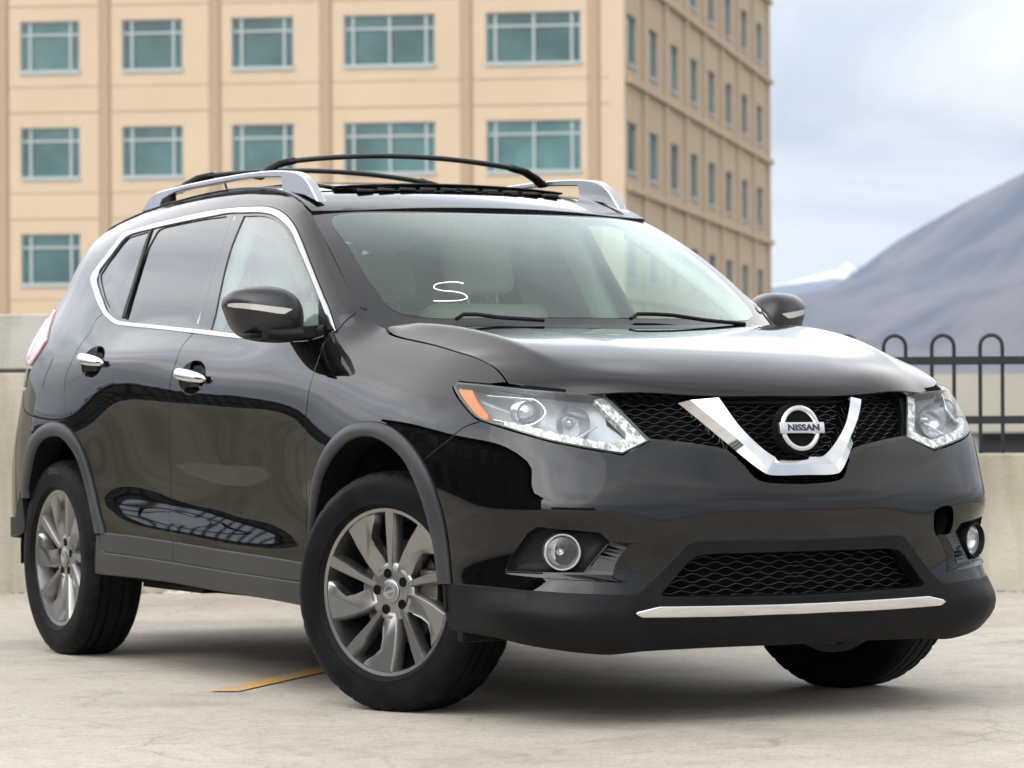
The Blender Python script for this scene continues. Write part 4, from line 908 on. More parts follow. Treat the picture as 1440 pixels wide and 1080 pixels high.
# ---------------------------------------------------------------- wheels (built about their own axis; local +z is outboard)
def tyre_mesh():
    prof = [(.248, -.088), (.266, -.106), (.300, -.113), (.335, -.108), (.352, -.096), (.3605, -.080), (.363, -.074), (.363, -.0665), (.355, -.065), (.355, -.058), (.363, -.0565), (.3635, -.031), (.355, -.0295), (.355, -.0215), (.3635, -.020),
            (.3635, .020), (.355, .0215), (.355, .0295), (.3635, .031), (.363, .0565), (.355, .058), (.355, .065), (.363, .0665), (.363, .074), (.3605, .082), (.353, .097), (.350, .0985), (.346, .1015), (.336, .1075), (.333, .1095), (.318, .112), (.300, .1135), (.284, .1125), (.270, .109), (.267, .1095), (.263, .104), (.258, .099), (.251, .092)]
    n = 180; V, F = [], []; m = len(prof)
    for k in range(n):
        a = 2 * math.pi * k / n; c, s = math.cos(a), math.sin(a)
        for r, h in prof:
            if abs(h) > .068 and r > .349 and k % 5 == 0: r -= .0055
            V.append((r * c, r * s, h))
    F = [[k * m + i, ((k + 1) % n) * m + i, ((k + 1) % n) * m + i + 1, k * m + i + 1] for k in range(n) for i in range(m - 1)]
    me = mesh_from('tyre', V, F, True); me.set_sharp_from_angle(angle=math.radians(38)); return me
def pol(r, a): a = math.radians(a); return Vector((r * math.cos(a), r * math.sin(a), 0))
def rim_mesh():
    b = MB()
    b.lathe([(.252, .086), (.2525, .0925), (.249, .0945), (.241, .0925), (.2335, .0905), (.2325, .086), (.228, .060), (.222, .02), (.205, -.06), (.212, -.088), (.236, -.092)], 96)
    def hz(r): return .068 + .022 * min(1, max(0, (r - .06) / .17))
    def spoke(pts, rot, chamf=.006, th=.040, dip=0):
        P = [pol(r, a + rot) for r, a in pts]; n = len(P); c = sum(P, Vector()) / n
        L = np.array([(p.x, p.y) for p in P]); ccw = area(L) > 0
        if not ccw: P = P[::-1]; L = L[::-1]
        I = inset(L, chamf); J = inset(L, -.004); dz = [0 - dip * (1 if (6 < k < 13 or (len(pts) < 13 and False)) and r < .21 else 0) for k, (r, a) in enumerate(pts)]; dz = dz if ccw else dz[::-1]; top = [Vector((x, y, hz(math.hypot(x, y)) + q)) for (x, y), q in zip(I, dz)]; mid = [Vector((x, y, hz(math.hypot(x, y)) - .007)) for x, y in L]; bot = [Vector((x, y, hz(math.hypot(x, y)) - th)) for x, y in J]
        b.add(top + mid + bot, [list(range(n))] + [[i + n, (i + 1) % n + n, (i + 1) % n, i] for i in range(n)] + [[i + 2 * n, (i + 1) % n + 2 * n, (i + 1) % n + n, i + n] for i in range(n)], False)
    wide = [(.060, 150), (.085, 148), (.12, 144), (.17, 139.5), (.236, 135), (.239, 125), (.239, 115), (.236, 105), (.224, 106), (.198, 112), (.172, 118), (.14, 117), (.105, 111.5), (.060, 104)]
    thin = [(.060, 106), (.09, 101.5), (.13, 98.5), (.19, 96.5), (.236, 95.5), (.239, 91), (.236, 86), (.19, 85.8), (.13, 87), (.09, 87.5), (.060, 86)]
    for k in range(5): spoke(wide, 72 * k, .007, .040, .010); spoke(thin, 72 * k, .0035)
    b.lathe([(.088, .035), (.086, .062), (.078, .068), (.045, .0665), (.036, .069), (.0355, .0735), (.033, .0755), (.0, .0755)], 48)
    me = b.mesh('rim'); bm = bmesh.new(); bm.from_mesh(me); bm.transform(Matrix.Diagonal((1.035, 1.035, 1, 1))); bmesh.ops.recalc_face_normals(bm, faces=bm.faces); bm.to_mesh(me); bm.free(); me.set_sharp_from_angle(angle=math.radians(40)); return me
def small(fn, name):
    b = MB(); fn(b); me = b.mesh(name); bm = bmesh.new(); bm.from_mesh(me); bmesh.ops.recalc_face_normals(bm, faces=bm.faces); bm.to_mesh(me); bm.free(); me.set_sharp_from_angle(angle=math.radians(45)); return me
TY, RM = tyre_mesh(), rim_mesh()
DISC = small(lambda b: b.lathe([(.07, .02), (.155, .02), (.155, -.004), (.07, -.004)], 48), 'brake_disc')
CAL = small(lambda b: b.box((.09, -.07, -.02), (.165, .07, .045), bev=.01), 'brake_caliper')
LUG = small(lambda b: b.lathe([(.0148, .060), (.0148, .0692), (.0125, .0689), (.0, .0687)], 24), 'lug_disc')  # near-black disc on the hub face, coloured to read as a shaded hole
BACK = small(lambda b: b.lathe([(.0, -.05), (.21, -.05)], 32), 'wheel_inner')
CAPM = small(lambda b: [b.lathe([(.021, .0758), (.0212, .077), (.0175, .077), (.0172, .0758)], 32), b.box((-.0235, -.0042, .0758), (.0235, .0042, .0775))], 'cap_emblem')
VALVE = small(lambda b: b.tube([pol(.205, 160) + Vector((0, 0, .05)), pol(.19, 160) + Vector((0, 0, .082))], .0045, 8), 'valve')
def arc_text(txt, r, ang, size, h, xs=1.0):
    b = MB(); adv = 0; tot = .72 * size * xs * len(txt)
    for i, chx in enumerate(txt):
        me = text_mesh(chx, size, .0006, bold=.0012, xs=xs); a = math.radians(ang) - ((i + .5) * .72 * size * xs - tot / 2) / r
        Mx = Matrix.Rotation(a - math.pi / 2, 4, 'Z') @ Matrix.Translation((0, r, h)); me.transform(Mx)
        b.add([v.co[:] for v in me.vertices], [list(p.vertices) for p in me.polygons]); bpy.data.meshes.remove(me)
    return b.mesh('tyre_lettering')
LET = arc_text('CROSS', .323, 68, .030, .1118, 1.15)
for xc, side, steer, rot in ((0, -1, 21.7, -4), (-2.706, -1, 0, -18), (0, 1, 21.7, 9), (-2.706, 1, 0, 30)):
    w = empty('wheel'); w.parent = car
    # local x -> forward for the right-hand side seen from outside
    Mx = Matrix.Translation((xc, side * .7985, .3585)) @ Matrix.Rotation(math.radians(steer), 4, 'Z') @ (frame_m((0, 0, 0), (1, 0, 0), (0, 0, 1), (0, -1, 0)) if side < 0 else frame_m((0, 0, 0), (-1, 0, 0), (0, 0, 1), (0, 1, 0)))
    w.matrix_local = Mx
    Rz = Matrix.Rotation(math.radians(rot), 4, 'Z')
    if not LUG.materials: LUG.materials.append(MATS['dark_void'])
    for k in range(5):
        o = bpy.data.objects.new('lug_disc', LUG); COL.objects.link(o); o.parent = w; o.matrix_local = Rz @ Matrix.Translation(pol(.057, 108 + 72 * k))
    for nm, me, mt, r in [q for q in (('tyre', TY, 'rubber', 1), ('rim', RM, 'wheel_alloy', 1), ('brake_disc', DISC, 'disc_steel', 0), ('brake_caliper', CAL, 'disc_steel', 0), ('wheel_inner', BACK, 'dark_void', 0), ('cap_emblem', CAPM, 'satin_silver', 1), ('valve', VALVE, 'satin_silver', 1), ('tyre_lettering', LET, 'tyre_letter', 1)) if xc or q[0] != 'tyre_lettering']:
        o = bpy.data.objects.new(nm, me); COL.objects.link(o); o.parent = w
        if not me.materials: me.materials.append(MATS[mt])
        if r: o.matrix_local = Rz
        if nm == 'tyre_lettering': o.matrix_local = Matrix.Rotation(math.radians(22), 4, 'Z')
        if nm == 'cap_emblem' and xc == 0: o.matrix_local = Matrix.Rotation(math.radians(18), 4, 'Z')

# ---------------------------------------------------------------- door mirrors
OUTL = [(0, .240), (.015, .263), (.07, .281), (.18, .2935), (.36, .3005), (.56, .3005), (.72, .294), (.86, .276), (.95, .250), (.99, .222), (1.0, .185), (.985, .148), (.94, .129), (.8, .121), (.55, .122), (.34, .130), (.2, .145), (.10, .174), (.04, .210)]
def mir_pt(t, z, d):                                        # t across (0 outer tip), z above 1.0, d forward of the back rim
    return Vector((-.735 + .055 * t + d, -1.085 + .235 * t, 1.0 + z))
def mir_shell(b):
    q = np.array(crom(OUTL, 4, True)); c = np.array([.60, .222]); rows = []
    for d in np.linspace(0, 1, 12) ** .8:
        s = max(1e-3, (1 - d ** 2.6)) ** .45; dd = .02 + .125 * d if d > 0 else 0
        if d == 0: rows.append([mir_pt(*(c + (q - c)[i] * .97), -.005) for i in range(len(q))])
        rows.append([mir_pt(*(c + (q - c)[i] * s), .02 + .125 * d) for i in range(len(q))])
    n = len(q); V = [p for r in rows for p in r]
    b.add(V, [[r * n + i, r * n + (i + 1) % n, (r + 1) * n + (i + 1) % n, (r + 1) * n + i] for r in range(len(rows) - 1) for i in range(n)] + [list(range(len(V) - n, len(V)))], True)
def mir_front(t, z, lift):
    q = np.array(crom(OUTL, 4, True)); c = np.array([.60, .222]); p = np.array([t, z]) - c
    k = np.array([.235, 1]); a = math.atan2(p[1], p[0] * .235); an = np.arctan2((q - c)[:, 1], (q - c)[:, 0] * .235); rr = np.hypot((q - c)[:, 0] * .235, (q - c)[:, 1])
    o = np.argsort(an); R0 = np.interp(a, an[o], rr[o], period=2 * math.pi); s = min(.999, math.hypot(p[0] * .235, p[1]) / R0); d = (1 - s ** (1 / .45)) ** (1 / 2.6)
    return mir_pt(t, z, .02 + .125 * d) + Vector((.9, -.43, 0)) * lift
def mir_signal(b):
    T0 = [(t * .86 - .004, a, z_) for t, a, z_ in [(.014, .2435, .236), (.06, .2455, .2305), (.15, .2445, .2275), (.30, .2405, .222), (.45, .236, .2165), (.58, .2325, .2115), (.70, .2295, .2090), (.83, .2255, .2225)]]
    top = [mir_front(t, a, .0025) for t, a, c in T0]; bot = [mir_front(t, c, .0025) for t, a, c in T0]; n = len(T0); b.add(top + bot, [[i, i + 1, n + i + 1, n + i] for i in range(n - 1)], True)
def mir_base(b):
    b.add([Vector(p) for p in ((-.64, -.93, 1.128), (-.64, -.86, 1.128), (-.50, -.83, 1.138), (-.50, -.865, 1.138), (-.64, -.93, 1.150), (-.64, -.86, 1.150), (-.50, -.82, 1.172), (-.50, -.87, 1.172))], [[0, 1, 2, 3], [4, 5, 6, 7], [0, 1, 5, 4], [1, 2, 6, 5], [2, 3, 7, 6], [3, 0, 4, 7]])
    b.box((-.66, -1.045, 1.134), (-.60, -1.0, 1.150), bev=.005)
    b.tube([(-.60, -.98, 1.150), (-.58, -.93, 1.146), (-.55, -.86, 1.150), (-.48, -.835, 1.158)], [.018, .022, .024, .016], 12)
mats_ = both('side_mirror', mir_shell, 'mirror_black', car)
both('turn_signal', mir_signal, 'signal_lens', mats_); both('mirror_foot', mir_base, 'black_plastic', mats_, angle=40)
both('mirror_glass', lambda b: b.add([mir_pt(*(np.array([.60, .222]) + (np.array(p) - np.array([.60, .222])) * .9), -.006) for p in OUTL], [list(range(len(OUTL)))]), 'chrome', mats_)

# ---------------------------------------------------------------- roof rails, cross bars, sunroof
up_ = [(-2.60, 1.650), (-2.56, 1.676), (-2.49, 1.706), (-2.30, 1.720), (-1.97, 1.729), (-1.60, 1.7315), (-1.34, 1.722), (-1.20, 1.703), (-1.13, 1.672), (-1.065, 1.618)]
lo_ = [(-1.050, 1.600), (-1.16, 1.628), (-1.33, 1.650), (-1.345, 1.700), (-1.60, 1.7135), (-1.97, 1.7105), (-2.27, 1.703), (-2.40, 1.682), (-2.43, 1.655)]
def rail(b):
    P = crom(up_, 5) + [lo_[0], lo_[1], lo_[2], (-1.335, 1.685)] + crom(lo_[3:-1], 4) + [lo_[-1]]
    n = len(P); L = np.array(P); L = L if area(L) > 0 else L[::-1]; I = inset(L, .0035); n = len(L)
    b.cur = 0; V = [Vector((x, -.598, z)) for x, z in I] + [Vector((x, -.594, z)) for x, z in L] + [Vector((x, -.568, z)) for x, z in L] + [Vector((x, -.564, z)) for x, z in I]
    ring = lambda r: [[r * n + i, r * n + (i + 1) % n, (r + 1) * n + (i + 1) % n, (r + 1) * n + i] for i in range(n)]
    b.add(V, [list(range(n))] + ring(0) + ring(1)); b.cur = 1; b.add(V, [list(range(3 * n, 4 * n))[::-1]] + ring(2))
rails = both('roof_rail', rail, ['satin_silver', 'arch_plastic'], car, angle=30)
both('rail_pad', lambda b: b.box((-2.46, -.594, 1.655), (-2.33, -.568, 1.700), bev=.006), 'black_plastic', rails)
for xb, hb_ in ((-1.60, 1.806), (-2.32, 1.800)):
    b = MB(); ys = np.linspace(-.46, .46, 21)
    b.tube([(xb, y, hb_ - .033 * (y / .46) ** 2) for y in ys], .026, 12, True, up=(0, 0, 1), ry=.0095); cb = b.build('cross_bar', 'trim_grey' if 0 else 'arch_plastic', car)
    for s_ in (1, -1):
        b = MB(); b.tube([(xb, s_ * y, z) for y, z in ((.43, hb_ - .028), (.49, hb_ - .042), (.535, hb_ - .066), (.560, hb_ - .088), (.572, 1.722))], [.024, .027, .030, .034, .036], 12, True, up=(0, 0, 1), ry=.013)
        b.build('bar_foot', 'black_plastic', cb)
sun_ = [(-1.28, -.42), (-1.24, 0), (-1.28, .42), (-2.35, .42), (-2.35, -.42)]
sr = obj_from(panel_data(ROOF, sm_(sun_[:3], 4) + sun_[3:], off=.010, h=.05, depth=.02, rnd=.004), 'sunroof', 'privacy_glass', car)
b = MB(); ys = np.linspace(-.44, .44, 31); b.tube([(-1.235 + .09 * (1 - (y / .44) ** 2) * .4 - .02, y, float(ROOF.p(-1.22, y)[2]) + .016) for y in ys], .022, 8, True, up=(0, 0, 1), ry=.005); sd = b.build('wind_deflector', 'black_plastic', sr)
b = MB()
for k in range(10):
    y = -.36 + .08 * k; b.box((-1.18, y - .030, float(ROOF.p(-1.2, y)[2]) - .004), (-1.16, y + .026, float(ROOF.p(-1.2, y)[2]) + .005), bev=.003)
b.build('deflector_clip', 'arch_plastic', sd)
b = MB(); b.tube([(-2.02, -.50, 1.69), (-2.05, -.50, 1.735)], .004, 6); b.build('aerial', 'black_plastic', roof)

# wipers resting along the foot of the windscreen
for pts in ([(-.70, -.030), (-.66, .004), (-.606, .002), (-.53, -.02), (-.35, -.04)], [(.06, -.025), (.117, .010), (.20, .010), (.30, .004), (.46, -.028), (.7, -.05)]):
    b = MB(); b.tube([WS.p(a, c) + WS.n(a, c) * .018 for a, c in pts], .0065, 8); b.build('wiper', 'black_plastic', windscreen)
b = MB(); a_ = np.linspace(-.98, .98, 21); V = [WS.p(a, -.13) for a in a_] + [HOOD.p(a, .0) - np.array([.0, 0, .03]) for a in a_]; b.add(V, [[i, i + 1, 22 + i, 21 + i] for i in range(20)]); b.build('cowl_panel', 'dark_void', car)

# ---------------------------------------------------------------- cabin
b = MB(); b.box((-3.0, -.74, .40), (-.45, .74, .46)); b.box((-.62, -.72, .46), (-.48, .72, 1.05)); b.build('cabin_floor', 'dash', car)
b = MB(); ys = np.linspace(-.74, .74, 15)
prof = [(-.34, 1.075), (-.45, 1.105), (-.62, 1.115), (-.76, 1.085), (-.82, 1.02), (-.80, .85)]
b.add([(x, y, z + (.03 if y > .1 and y < .62 and -.8 < x < -.6 else 0)) for x, z in prof for y in ys], [[j * 15 + i, j * 15 + i + 1, (j + 1) * 15 + i + 1, (j + 1) * 15 + i] for j in range(5) for i in range(14)], True)
b.build('dashboard', 'dash', car)
b = MB(); sc_ = Matrix.Translation((-.93, .37, 1.03)) @ Matrix.Rotation(math.radians(-65), 4, 'Y')
b.lathe([(.185 + .014 * math.cos(a), .014 * math.sin(a)) for a in [2 * math.pi * k / 10 for k in range(10)]], 40, sc_, closed=True); b.box((-.18, -.02, -.01), (.18, .02, .01), sc_); b.lathe([(.0, .02), (.06, .015), (.07, -.02)], 20, sc_)
b.build('steering_wheel', 'dash', car)
hl = np.linspace(-3.0, -1.03, 14); ys = np.linspace(-1, 1, 9)
b = MB(); b.add([ROOF.p(x, t * (np.interp(x, _ex, _ey) + .005)) - np.array([0, 0, .045 + .03 * t ** 8]) for x in hl for t in ys], [[j * 9 + i, j * 9 + i + 1, (j + 1) * 9 + i + 1, (j + 1) * 9 + i] for j in range(13) for i in range(8)], True); b.build('headliner', 'headliner', car)
def cushion(b, lo, hi, M4, n=2):
    b.box(lo, hi, M4, bev=min(.05, min(hi[i] - lo[i] for i in range(3)) * .38))
def seat(b, x, y, w=.50):
    cushion(b, (-.02, -w / 2, -.08), (.52, w / 2, .08), Matrix.Translation((x, y, .72)) @ Matrix.Rotation(math.radians(-6), 4, 'Y'))
    R_ = Matrix.Translation((x, y, .72)) @ Matrix.Rotation(math.radians(-20), 4, 'Y')
    cushion(b, (-.08, -w / 2, .02), (.06, w / 2, .60), R_); b.tube([R_ @ Vector((0, -.06, .58)), R_ @ Vector((.01, -.06, .68))], .006, 6); b.tube([R_ @ Vector((0, .06, .58)), R_ @ Vector((.01, .06, .68))], .006, 6)
    cushion(b, (-.045, -.135, .64), (.055, .135, .83), R_)
for (x, y, w) in ((-1.50, -.37, .50), (-1.50, .37, .50)):
    b = MB(); seat(b, x, y, w); o = b.build('seat', 'seat_cloth', car); o.data.polygons.foreach_set('use_smooth', [True] * len(o.data.polygons)); o.data.set_sharp_from_angle(angle=math.radians(50))
b = MB(); 
for y in (-.42, 0, .42): seat(b, -2.40, y, .44)
o = b.build('rear_seat', 'seat_cloth', car)
def pillar_inner(b):
    P = [(-.50, 1.20), (-.72, 1.35), (-.95, 1.49), (-1.08, 1.56)]
    b.tube([BODY.p(s_at(x=x), z) + BODY.n(s_at(x=x), z) * -.055 for x, z in P], .032, 8); b.tube([BODY.p(s_at(x=x), z) + BODY.n(s_at(x=x), z) * -.05 for x, z in ((-1.50, 1.20), (-1.55, 1.58))], .05, 8)
both('pillar_trim', pillar_inner, 'headliner', car)
both('door_trim', lambda b: b.box((-2.40, -.80, .50), (-.55, -.745, 1.10), bev=.02), 'trim_grey', car)
b = MB(); b.box((-.10, -.11, -.02), (-.075, .11, .05), Matrix.Translation((-.95, 0, 1.49)), bev=.01); b.build('rear_view_mirror', 'dash', car)
# ================================================================ setting
mat('deck_concrete', (.42, .39, .34), .75)
def deck_material(m):
    nt = m.node_tree; L = nt.links; b = bsdf(m); ns = nt.nodes
    t = ns.new('ShaderNodeTexCoord')
    def noise(scale, detail, dist=0, st=None, rough=.55):
        mp = ns.new('ShaderNodeMapping'); mp.inputs['Scale'].default_value = st or (1, 1, 1); mp.inputs['Rotation'].default_value = (0, 0, 1.0); L.new(t.outputs['Object'], mp.inputs[0])
        n = ns.new('ShaderNodeTexNoise'); n.inputs['Scale'].default_value = scale; n.inputs['Detail'].default_value = detail; n.inputs['Distortion'].default_value = dist; n.inputs['Roughness'].default_value = rough
        L.new(mp.outputs[0], n.inputs[0]); return n.outputs[0]
    def ramp(src, *st):
        r = ns.new('ShaderNodeValToRGB'); L.new(src, r.inputs[0]); e = r.color_ramp.elements
        e[0].position, e[0].color = st[0][0], (*st[0][1], 1); e[1].position, e[1].color = st[-1][0], (*st[-1][1], 1)
        for p, c in st[1:-1]: q = e.new(p); q.color = (*c, 1)
        return r.outputs[0]
    def mul(a, c, f=1.0):
        x = ns.new('ShaderNodeMix'); x.data_type = 'RGBA'; x.blend_type = 'MULTIPLY'; x.inputs[0].default_value = f; L.new(a, x.inputs[6]); L.new(c, x.inputs[7]); return x.outputs[2]
    base = ramp(noise(.45, 4, .3), (.30, (0.342, 0.301, 0.246)), (.52, (0.396, 0.349, 0.289)), (.75, (0.438, 0.391, 0.327)))
    st1 = ramp(noise(1.3, 6, .6, None, .6), (.34, (.74, .725, .705)), (.47, (.95, .945, .94)), (.62, (1.05, 1.05, 1.05)))
    st2 = ramp(noise(6, 8, .8, None, .68), (.34, (.78, .77, .76)), (.47, (.98, .98, .98)), (.64, (1.07, 1.065, 1.06)))
    st3 = ramp(noise(24, 6, .4, None, .7), (.34, (.80, .79, .78)), (.48, (1, 1, 1)), (.66, (1.09, 1.09, 1.085)))
    gr = ramp(noise(85, 4, 0, None, .7), (.34, (.72, .71, .70)), (.48, (1, 1, 1)), (.66, (1.12, 1.12, 1.12)))
    def crackmap(scale, width, mask_scale):
        mp = ns.new('ShaderNodeMapping'); L.new(t.outputs['Object'], mp.inputs[0]); nz = ns.new('ShaderNodeTexNoise'); nz.inputs['Scale'].default_value = scale * 1.7; nz.inputs['Detail'].default_value = 4; L.new(mp.outputs[0], nz.inputs[0])
        vm = ns.new('ShaderNodeVectorMath'); vm.operation = 'MULTIPLY_ADD'; L.new(nz.outputs['Color'], vm.inputs[0]); vm.inputs[1].default_value = (.55 / scale, .55 / scale, 0); L.new(mp.outputs[0], vm.inputs[2])
        v = ns.new('ShaderNodeTexVoronoi'); v.feature = 'DISTANCE_TO_EDGE'; v.inputs['Scale'].default_value = scale; L.new(vm.outputs[0], v.inputs[0])
        k = ramp(v.outputs['Distance'], (.0, (.45, .43, .41)), (width * .6, (.75, .73, .71)), (width, (1, 1, 1)))
        mk = ramp(noise(mask_scale, 3), (.46, (0, 0, 0)), (.58, (1, 1, 1)))
        x = ns.new('ShaderNodeMix'); x.data_type = 'RGBA'; L.new(mk, x.inputs[0]); x.inputs[6].default_value = (1, 1, 1, 1); L.new(k, x.inputs[7]); return x.outputs[2]
    c = mul(mul(mul(mul(mul(mul(base, st1, .8), st2, .65), st3, .7), gr, .9), crackmap(.9, .008, .8), .5), crackmap(2.6, .014, 1.7), .3); L.new(c, b.inputs['Base Color'])
    bp = ns.new('ShaderNodeBump'); bp.inputs['Strength'].default_value = .25; bp.inputs['Distance'].default_value = .004; L.new(noise(90, 6), bp.inputs['Height']); L.new(bp.outputs[0], b.inputs['Normal'])
deck_material(MATS['deck_concrete'])
W0 = Vector((-6.72, .308, 0)); WD = Vector((2.71, 4.234, 0)).normalized(); WN = Vector((WD.y, -WD.x, 0))     # foot of the parapet, seen from the camera
def wp(t, n=0, z=0): return W0 + WD * t + WN * n + Vector((0, 0, z))
def wM(t): return frame_m(wp(t), WD, -WN, (0, 0, 1))
TW, TE = -15.0, 26.0; DEPTH = 46
deck = MB(); deck.box((TW, -DEPTH, -.5), (TE, .42, 0), wM(0)); structure(deck.build('parking_deck', 'deck_concrete'))
mat('city_ground', (.20, .20, .19), .9); noise_col(MATS['city_ground'], (.14, .15, .13), (.26, .25, .23), .02, 8)
g = MB(); g.add([(-16000, -16000, -9), (16000, -16000, -9), (16000, 16000, -9), (-16000, 16000, -9)], [[0, 1, 2, 3]]); structure(g.build('ground', 'city_ground'))

# worn yellow bay line
mat('yellow_paint', (.55, .33, .06), .7)
def worn(m, c):
    nt = m.node_tree; n = nt.nodes.new('ShaderNodeTexNoise'); n.inputs['Scale'].default_value = 9; n.inputs['Detail'].default_value = 8; t = nt.nodes.new('ShaderNodeTexCoord'); nt.links.new(t.outputs['Object'], n.inputs[0])
    r = nt.nodes.new('ShaderNodeValToRGB'); r.color_ramp.elements[0].position = .38; r.color_ramp.elements[0].color = (.38, .33, .26, 1); r.color_ramp.elements[1].position = .52; r.color_ramp.elements[1].color = (*c, 1); nt.links.new(n.outputs[0], r.inputs[0]); nt.links.new(r.outputs[0], bsdf(m).inputs['Base Color'])
worn(MATS['yellow_paint'], (.60, .33, .06))
a, c = Vector((-.84, -1.04, .004)), Vector((-2.9, 1.04, .004)); d = (c - a).normalized(); q = Vector((-d.y, d.x, 0)) * .047
g = MB(); k = 22; L_ = (c - a).length; ed = [(rng.normal(0, .004), rng.normal(0, .004)) for _ in range(k + 1)]
V = []
for i in range(k + 1): V += [a + d * (L_ * i / k + (.02 if i == 0 else 0)) - q * (1 + ed[i][0] * 6), a + d * (L_ * i / k) + q * (1 + ed[i][1] * 6)]
g.add(V, [[2 * i, 2 * i + 1, 2 * i + 3, 2 * i + 2] for i in range(k)]); structure(g.build('bay_line', 'yellow_paint'))

# parapet: tall panelled length on the left, low kerb wall with a railing on the right
mat('wall_concrete', (0.348, 0.318, 0.256), .85); noise_col(MATS['wall_concrete'], (0.303, 0.269, 0.208), (0.401, 0.365, 0.296), 1.6, 9, .33, .68, bump=.25, bscale=40)
mat('wall_cap', (0.349, 0.333, 0.291), .85); noise_col(MATS['wall_cap'], (0.328, 0.309, 0.268), (0.409, 0.392, 0.347), 2.2, 9, .33, .68, bump=.2, bscale=40)
mat('joint_dark', (.05, .048, .045), .9)
mat('railing_black', (.012, .013, .015), .5, spec=.3)
def wall_joints(m):
    # pale stains run down the face and small pock marks
    nt = m.node_tree; src = bsdf(m).inputs['Base Color'].links[0].from_socket; L = nt.links
    t = nt.nodes.new('ShaderNodeTexCoord'); mp = nt.nodes.new('ShaderNodeMapping'); mp.inputs['Scale'].default_value = (3, 3, .5); L.new(t.outputs['Object'], mp.inputs[0])
    n = nt.nodes.new('ShaderNodeTexNoise'); n.inputs['Scale'].default_value = 2.2; n.inputs['Detail'].default_value = 6; L.new(mp.outputs[0], n.inputs[0])
    r = nt.nodes.new('ShaderNodeValToRGB'); r.color_ramp.elements[0].position = .34; r.color_ramp.elements[0].color = (.78, .76, .72, 1); r.color_ramp.elements[1].position = .56; r.color_ramp.elements[1].color = (1.02, 1.02, 1.02, 1); L.new(n.outputs[0], r.inputs[0])
    x = nt.nodes.new('ShaderNodeMix'); x.data_type = 'RGBA'; x.blend_type = 'MULTIPLY'; x.inputs[0].default_value = 1; L.new(src, x.inputs[6]); L.new(r.outputs[0], x.inputs[7])
    v = nt.nodes.new('ShaderNodeTexVoronoi'); v.inputs['Scale'].default_value = 7; L.new(t.outputs['Object'], v.inputs[0])
    r2 = nt.nodes.new('ShaderNodeValToRGB'); r2.color_ramp.elements[0].position = .0; r2.color_ramp.elements[0].color = (.45, .42, .38, 1); r2.color_ramp.elements[1].position = .05; r2.color_ramp.elements[1].color = (1, 1, 1, 1); L.new(v.outputs['Distance'], r2.inputs[0])
    y = nt.nodes.new('ShaderNodeMix'); y.data_type = 'RGBA'; y.blend_type = 'MULTIPLY'; y.inputs[0].default_value = .7; L.new(x.outputs[2], y.inputs[6]); L.new(r2.outputs[0], y.inputs[7]); L.new(y.outputs[2], bsdf(m).inputs['Base Color'])
wall_joints(MATS['wall_concrete']); wall_joints(MATS['wall_cap'])
TR = 2.3
tall = empty('parapet_wall', wp(0)); tag(tall, 'tall bare concrete parapet wall with a dark joint below its top band', 'wall')
def part(name, b, mt, parent, **k):
    o = b.build(name, mt, parent, **k); o.matrix_parent_inverse = Matrix.Translation(-parent.location); return o
b = MB(); b.box((-2.6, .0, -.02), (TR, .26, 1.090), wM(0), bev=.008); part('wall_base', b, 'wall_concrete', tall)
b = MB(); b.box((-2.6, .012, 1.087), (TR, .25, 1.109), wM(0)); part('joint', b, 'joint_dark', tall)
b = MB(); b.box((-2.6, .004, 1.107), (TR, .26, 1.382), wM(0), bev=.010); part('wall_cap', b, 'wall_cap', tall)
def kerb_wall(t0, t1, label, group=None):
    b = MB(); b.box((t0, 0, -.02), (t1, .26, .668), wM(0), bev=.010); o = b.build('kerb_wall', 'wall_concrete'); tag(o, label, 'wall'); return o
kerb_wall(TR + .004, TE, 'low concrete kerb wall under the black railing right of the car')
kerb_wall(TW, -2.604, 'low concrete kerb wall beyond the left end of the tall parapet')
def railing(t0, t1, label, M4=None):
    r = empty('railing', (M4 or wM(0)) @ Vector((t0, .13, .668))); tag(r, label, 'railing'); Mx = M4 or wM(0)
    b = MB(); b.box((t0, .116, 1.102), (t1, .144, 1.142), Mx); part('top_rail', b, 'railing_black', r)
    b = MB(); b.box((t0, .116, .812), (t1, .144, .851), Mx); part('bottom_rail', b, 'railing_black', r)
    p = .2345; n = int((t1 - t0) / p); loops = []
    k0 = 0
    for k in range(n):
        t = t0 + .06 + k * p; w = .054
        pts = [Mx @ Vector((t + .055 - w, .13, .66)), Mx @ Vector((t + .055 - w, .13, 1.0)), Mx @ Vector((t + .055 - w, .13, 1.192))] + [Mx @ Vector((t + .055 - w * math.cos(a), .13, 1.192 + w * math.sin(a))) for a in [math.pi * j / 10 for j in range(1, 10)]] + [Mx @ Vector((t + .055 + w, .13, 1.192)), Mx @ Vector((t + .055 + w, .13, .66))]
        loops.append((t, pts))
    for i, (t, pts) in enumerate(loops[:100]):
        b = MB(); b.tube(pts, .0098, 8); part('loop_bar', b, 'railing_black', r)
    if loops[100:]:
        b = MB()
        for t, pts in loops[100:]: b.tube(pts, .0085, 6)
        o = part('loop_bar', b, 'railing_black', r); o['kind'] = 'stuff'
    return r
# phase so that a loop stands where the photograph shows one
railing(TR + .126, 15.0, 'black hoop-topped metal railing on the low wall right of the car')
railing(TW, -2.62, 'black hoop-topped metal railing beyond the tall wall, mirrored in the car doors')

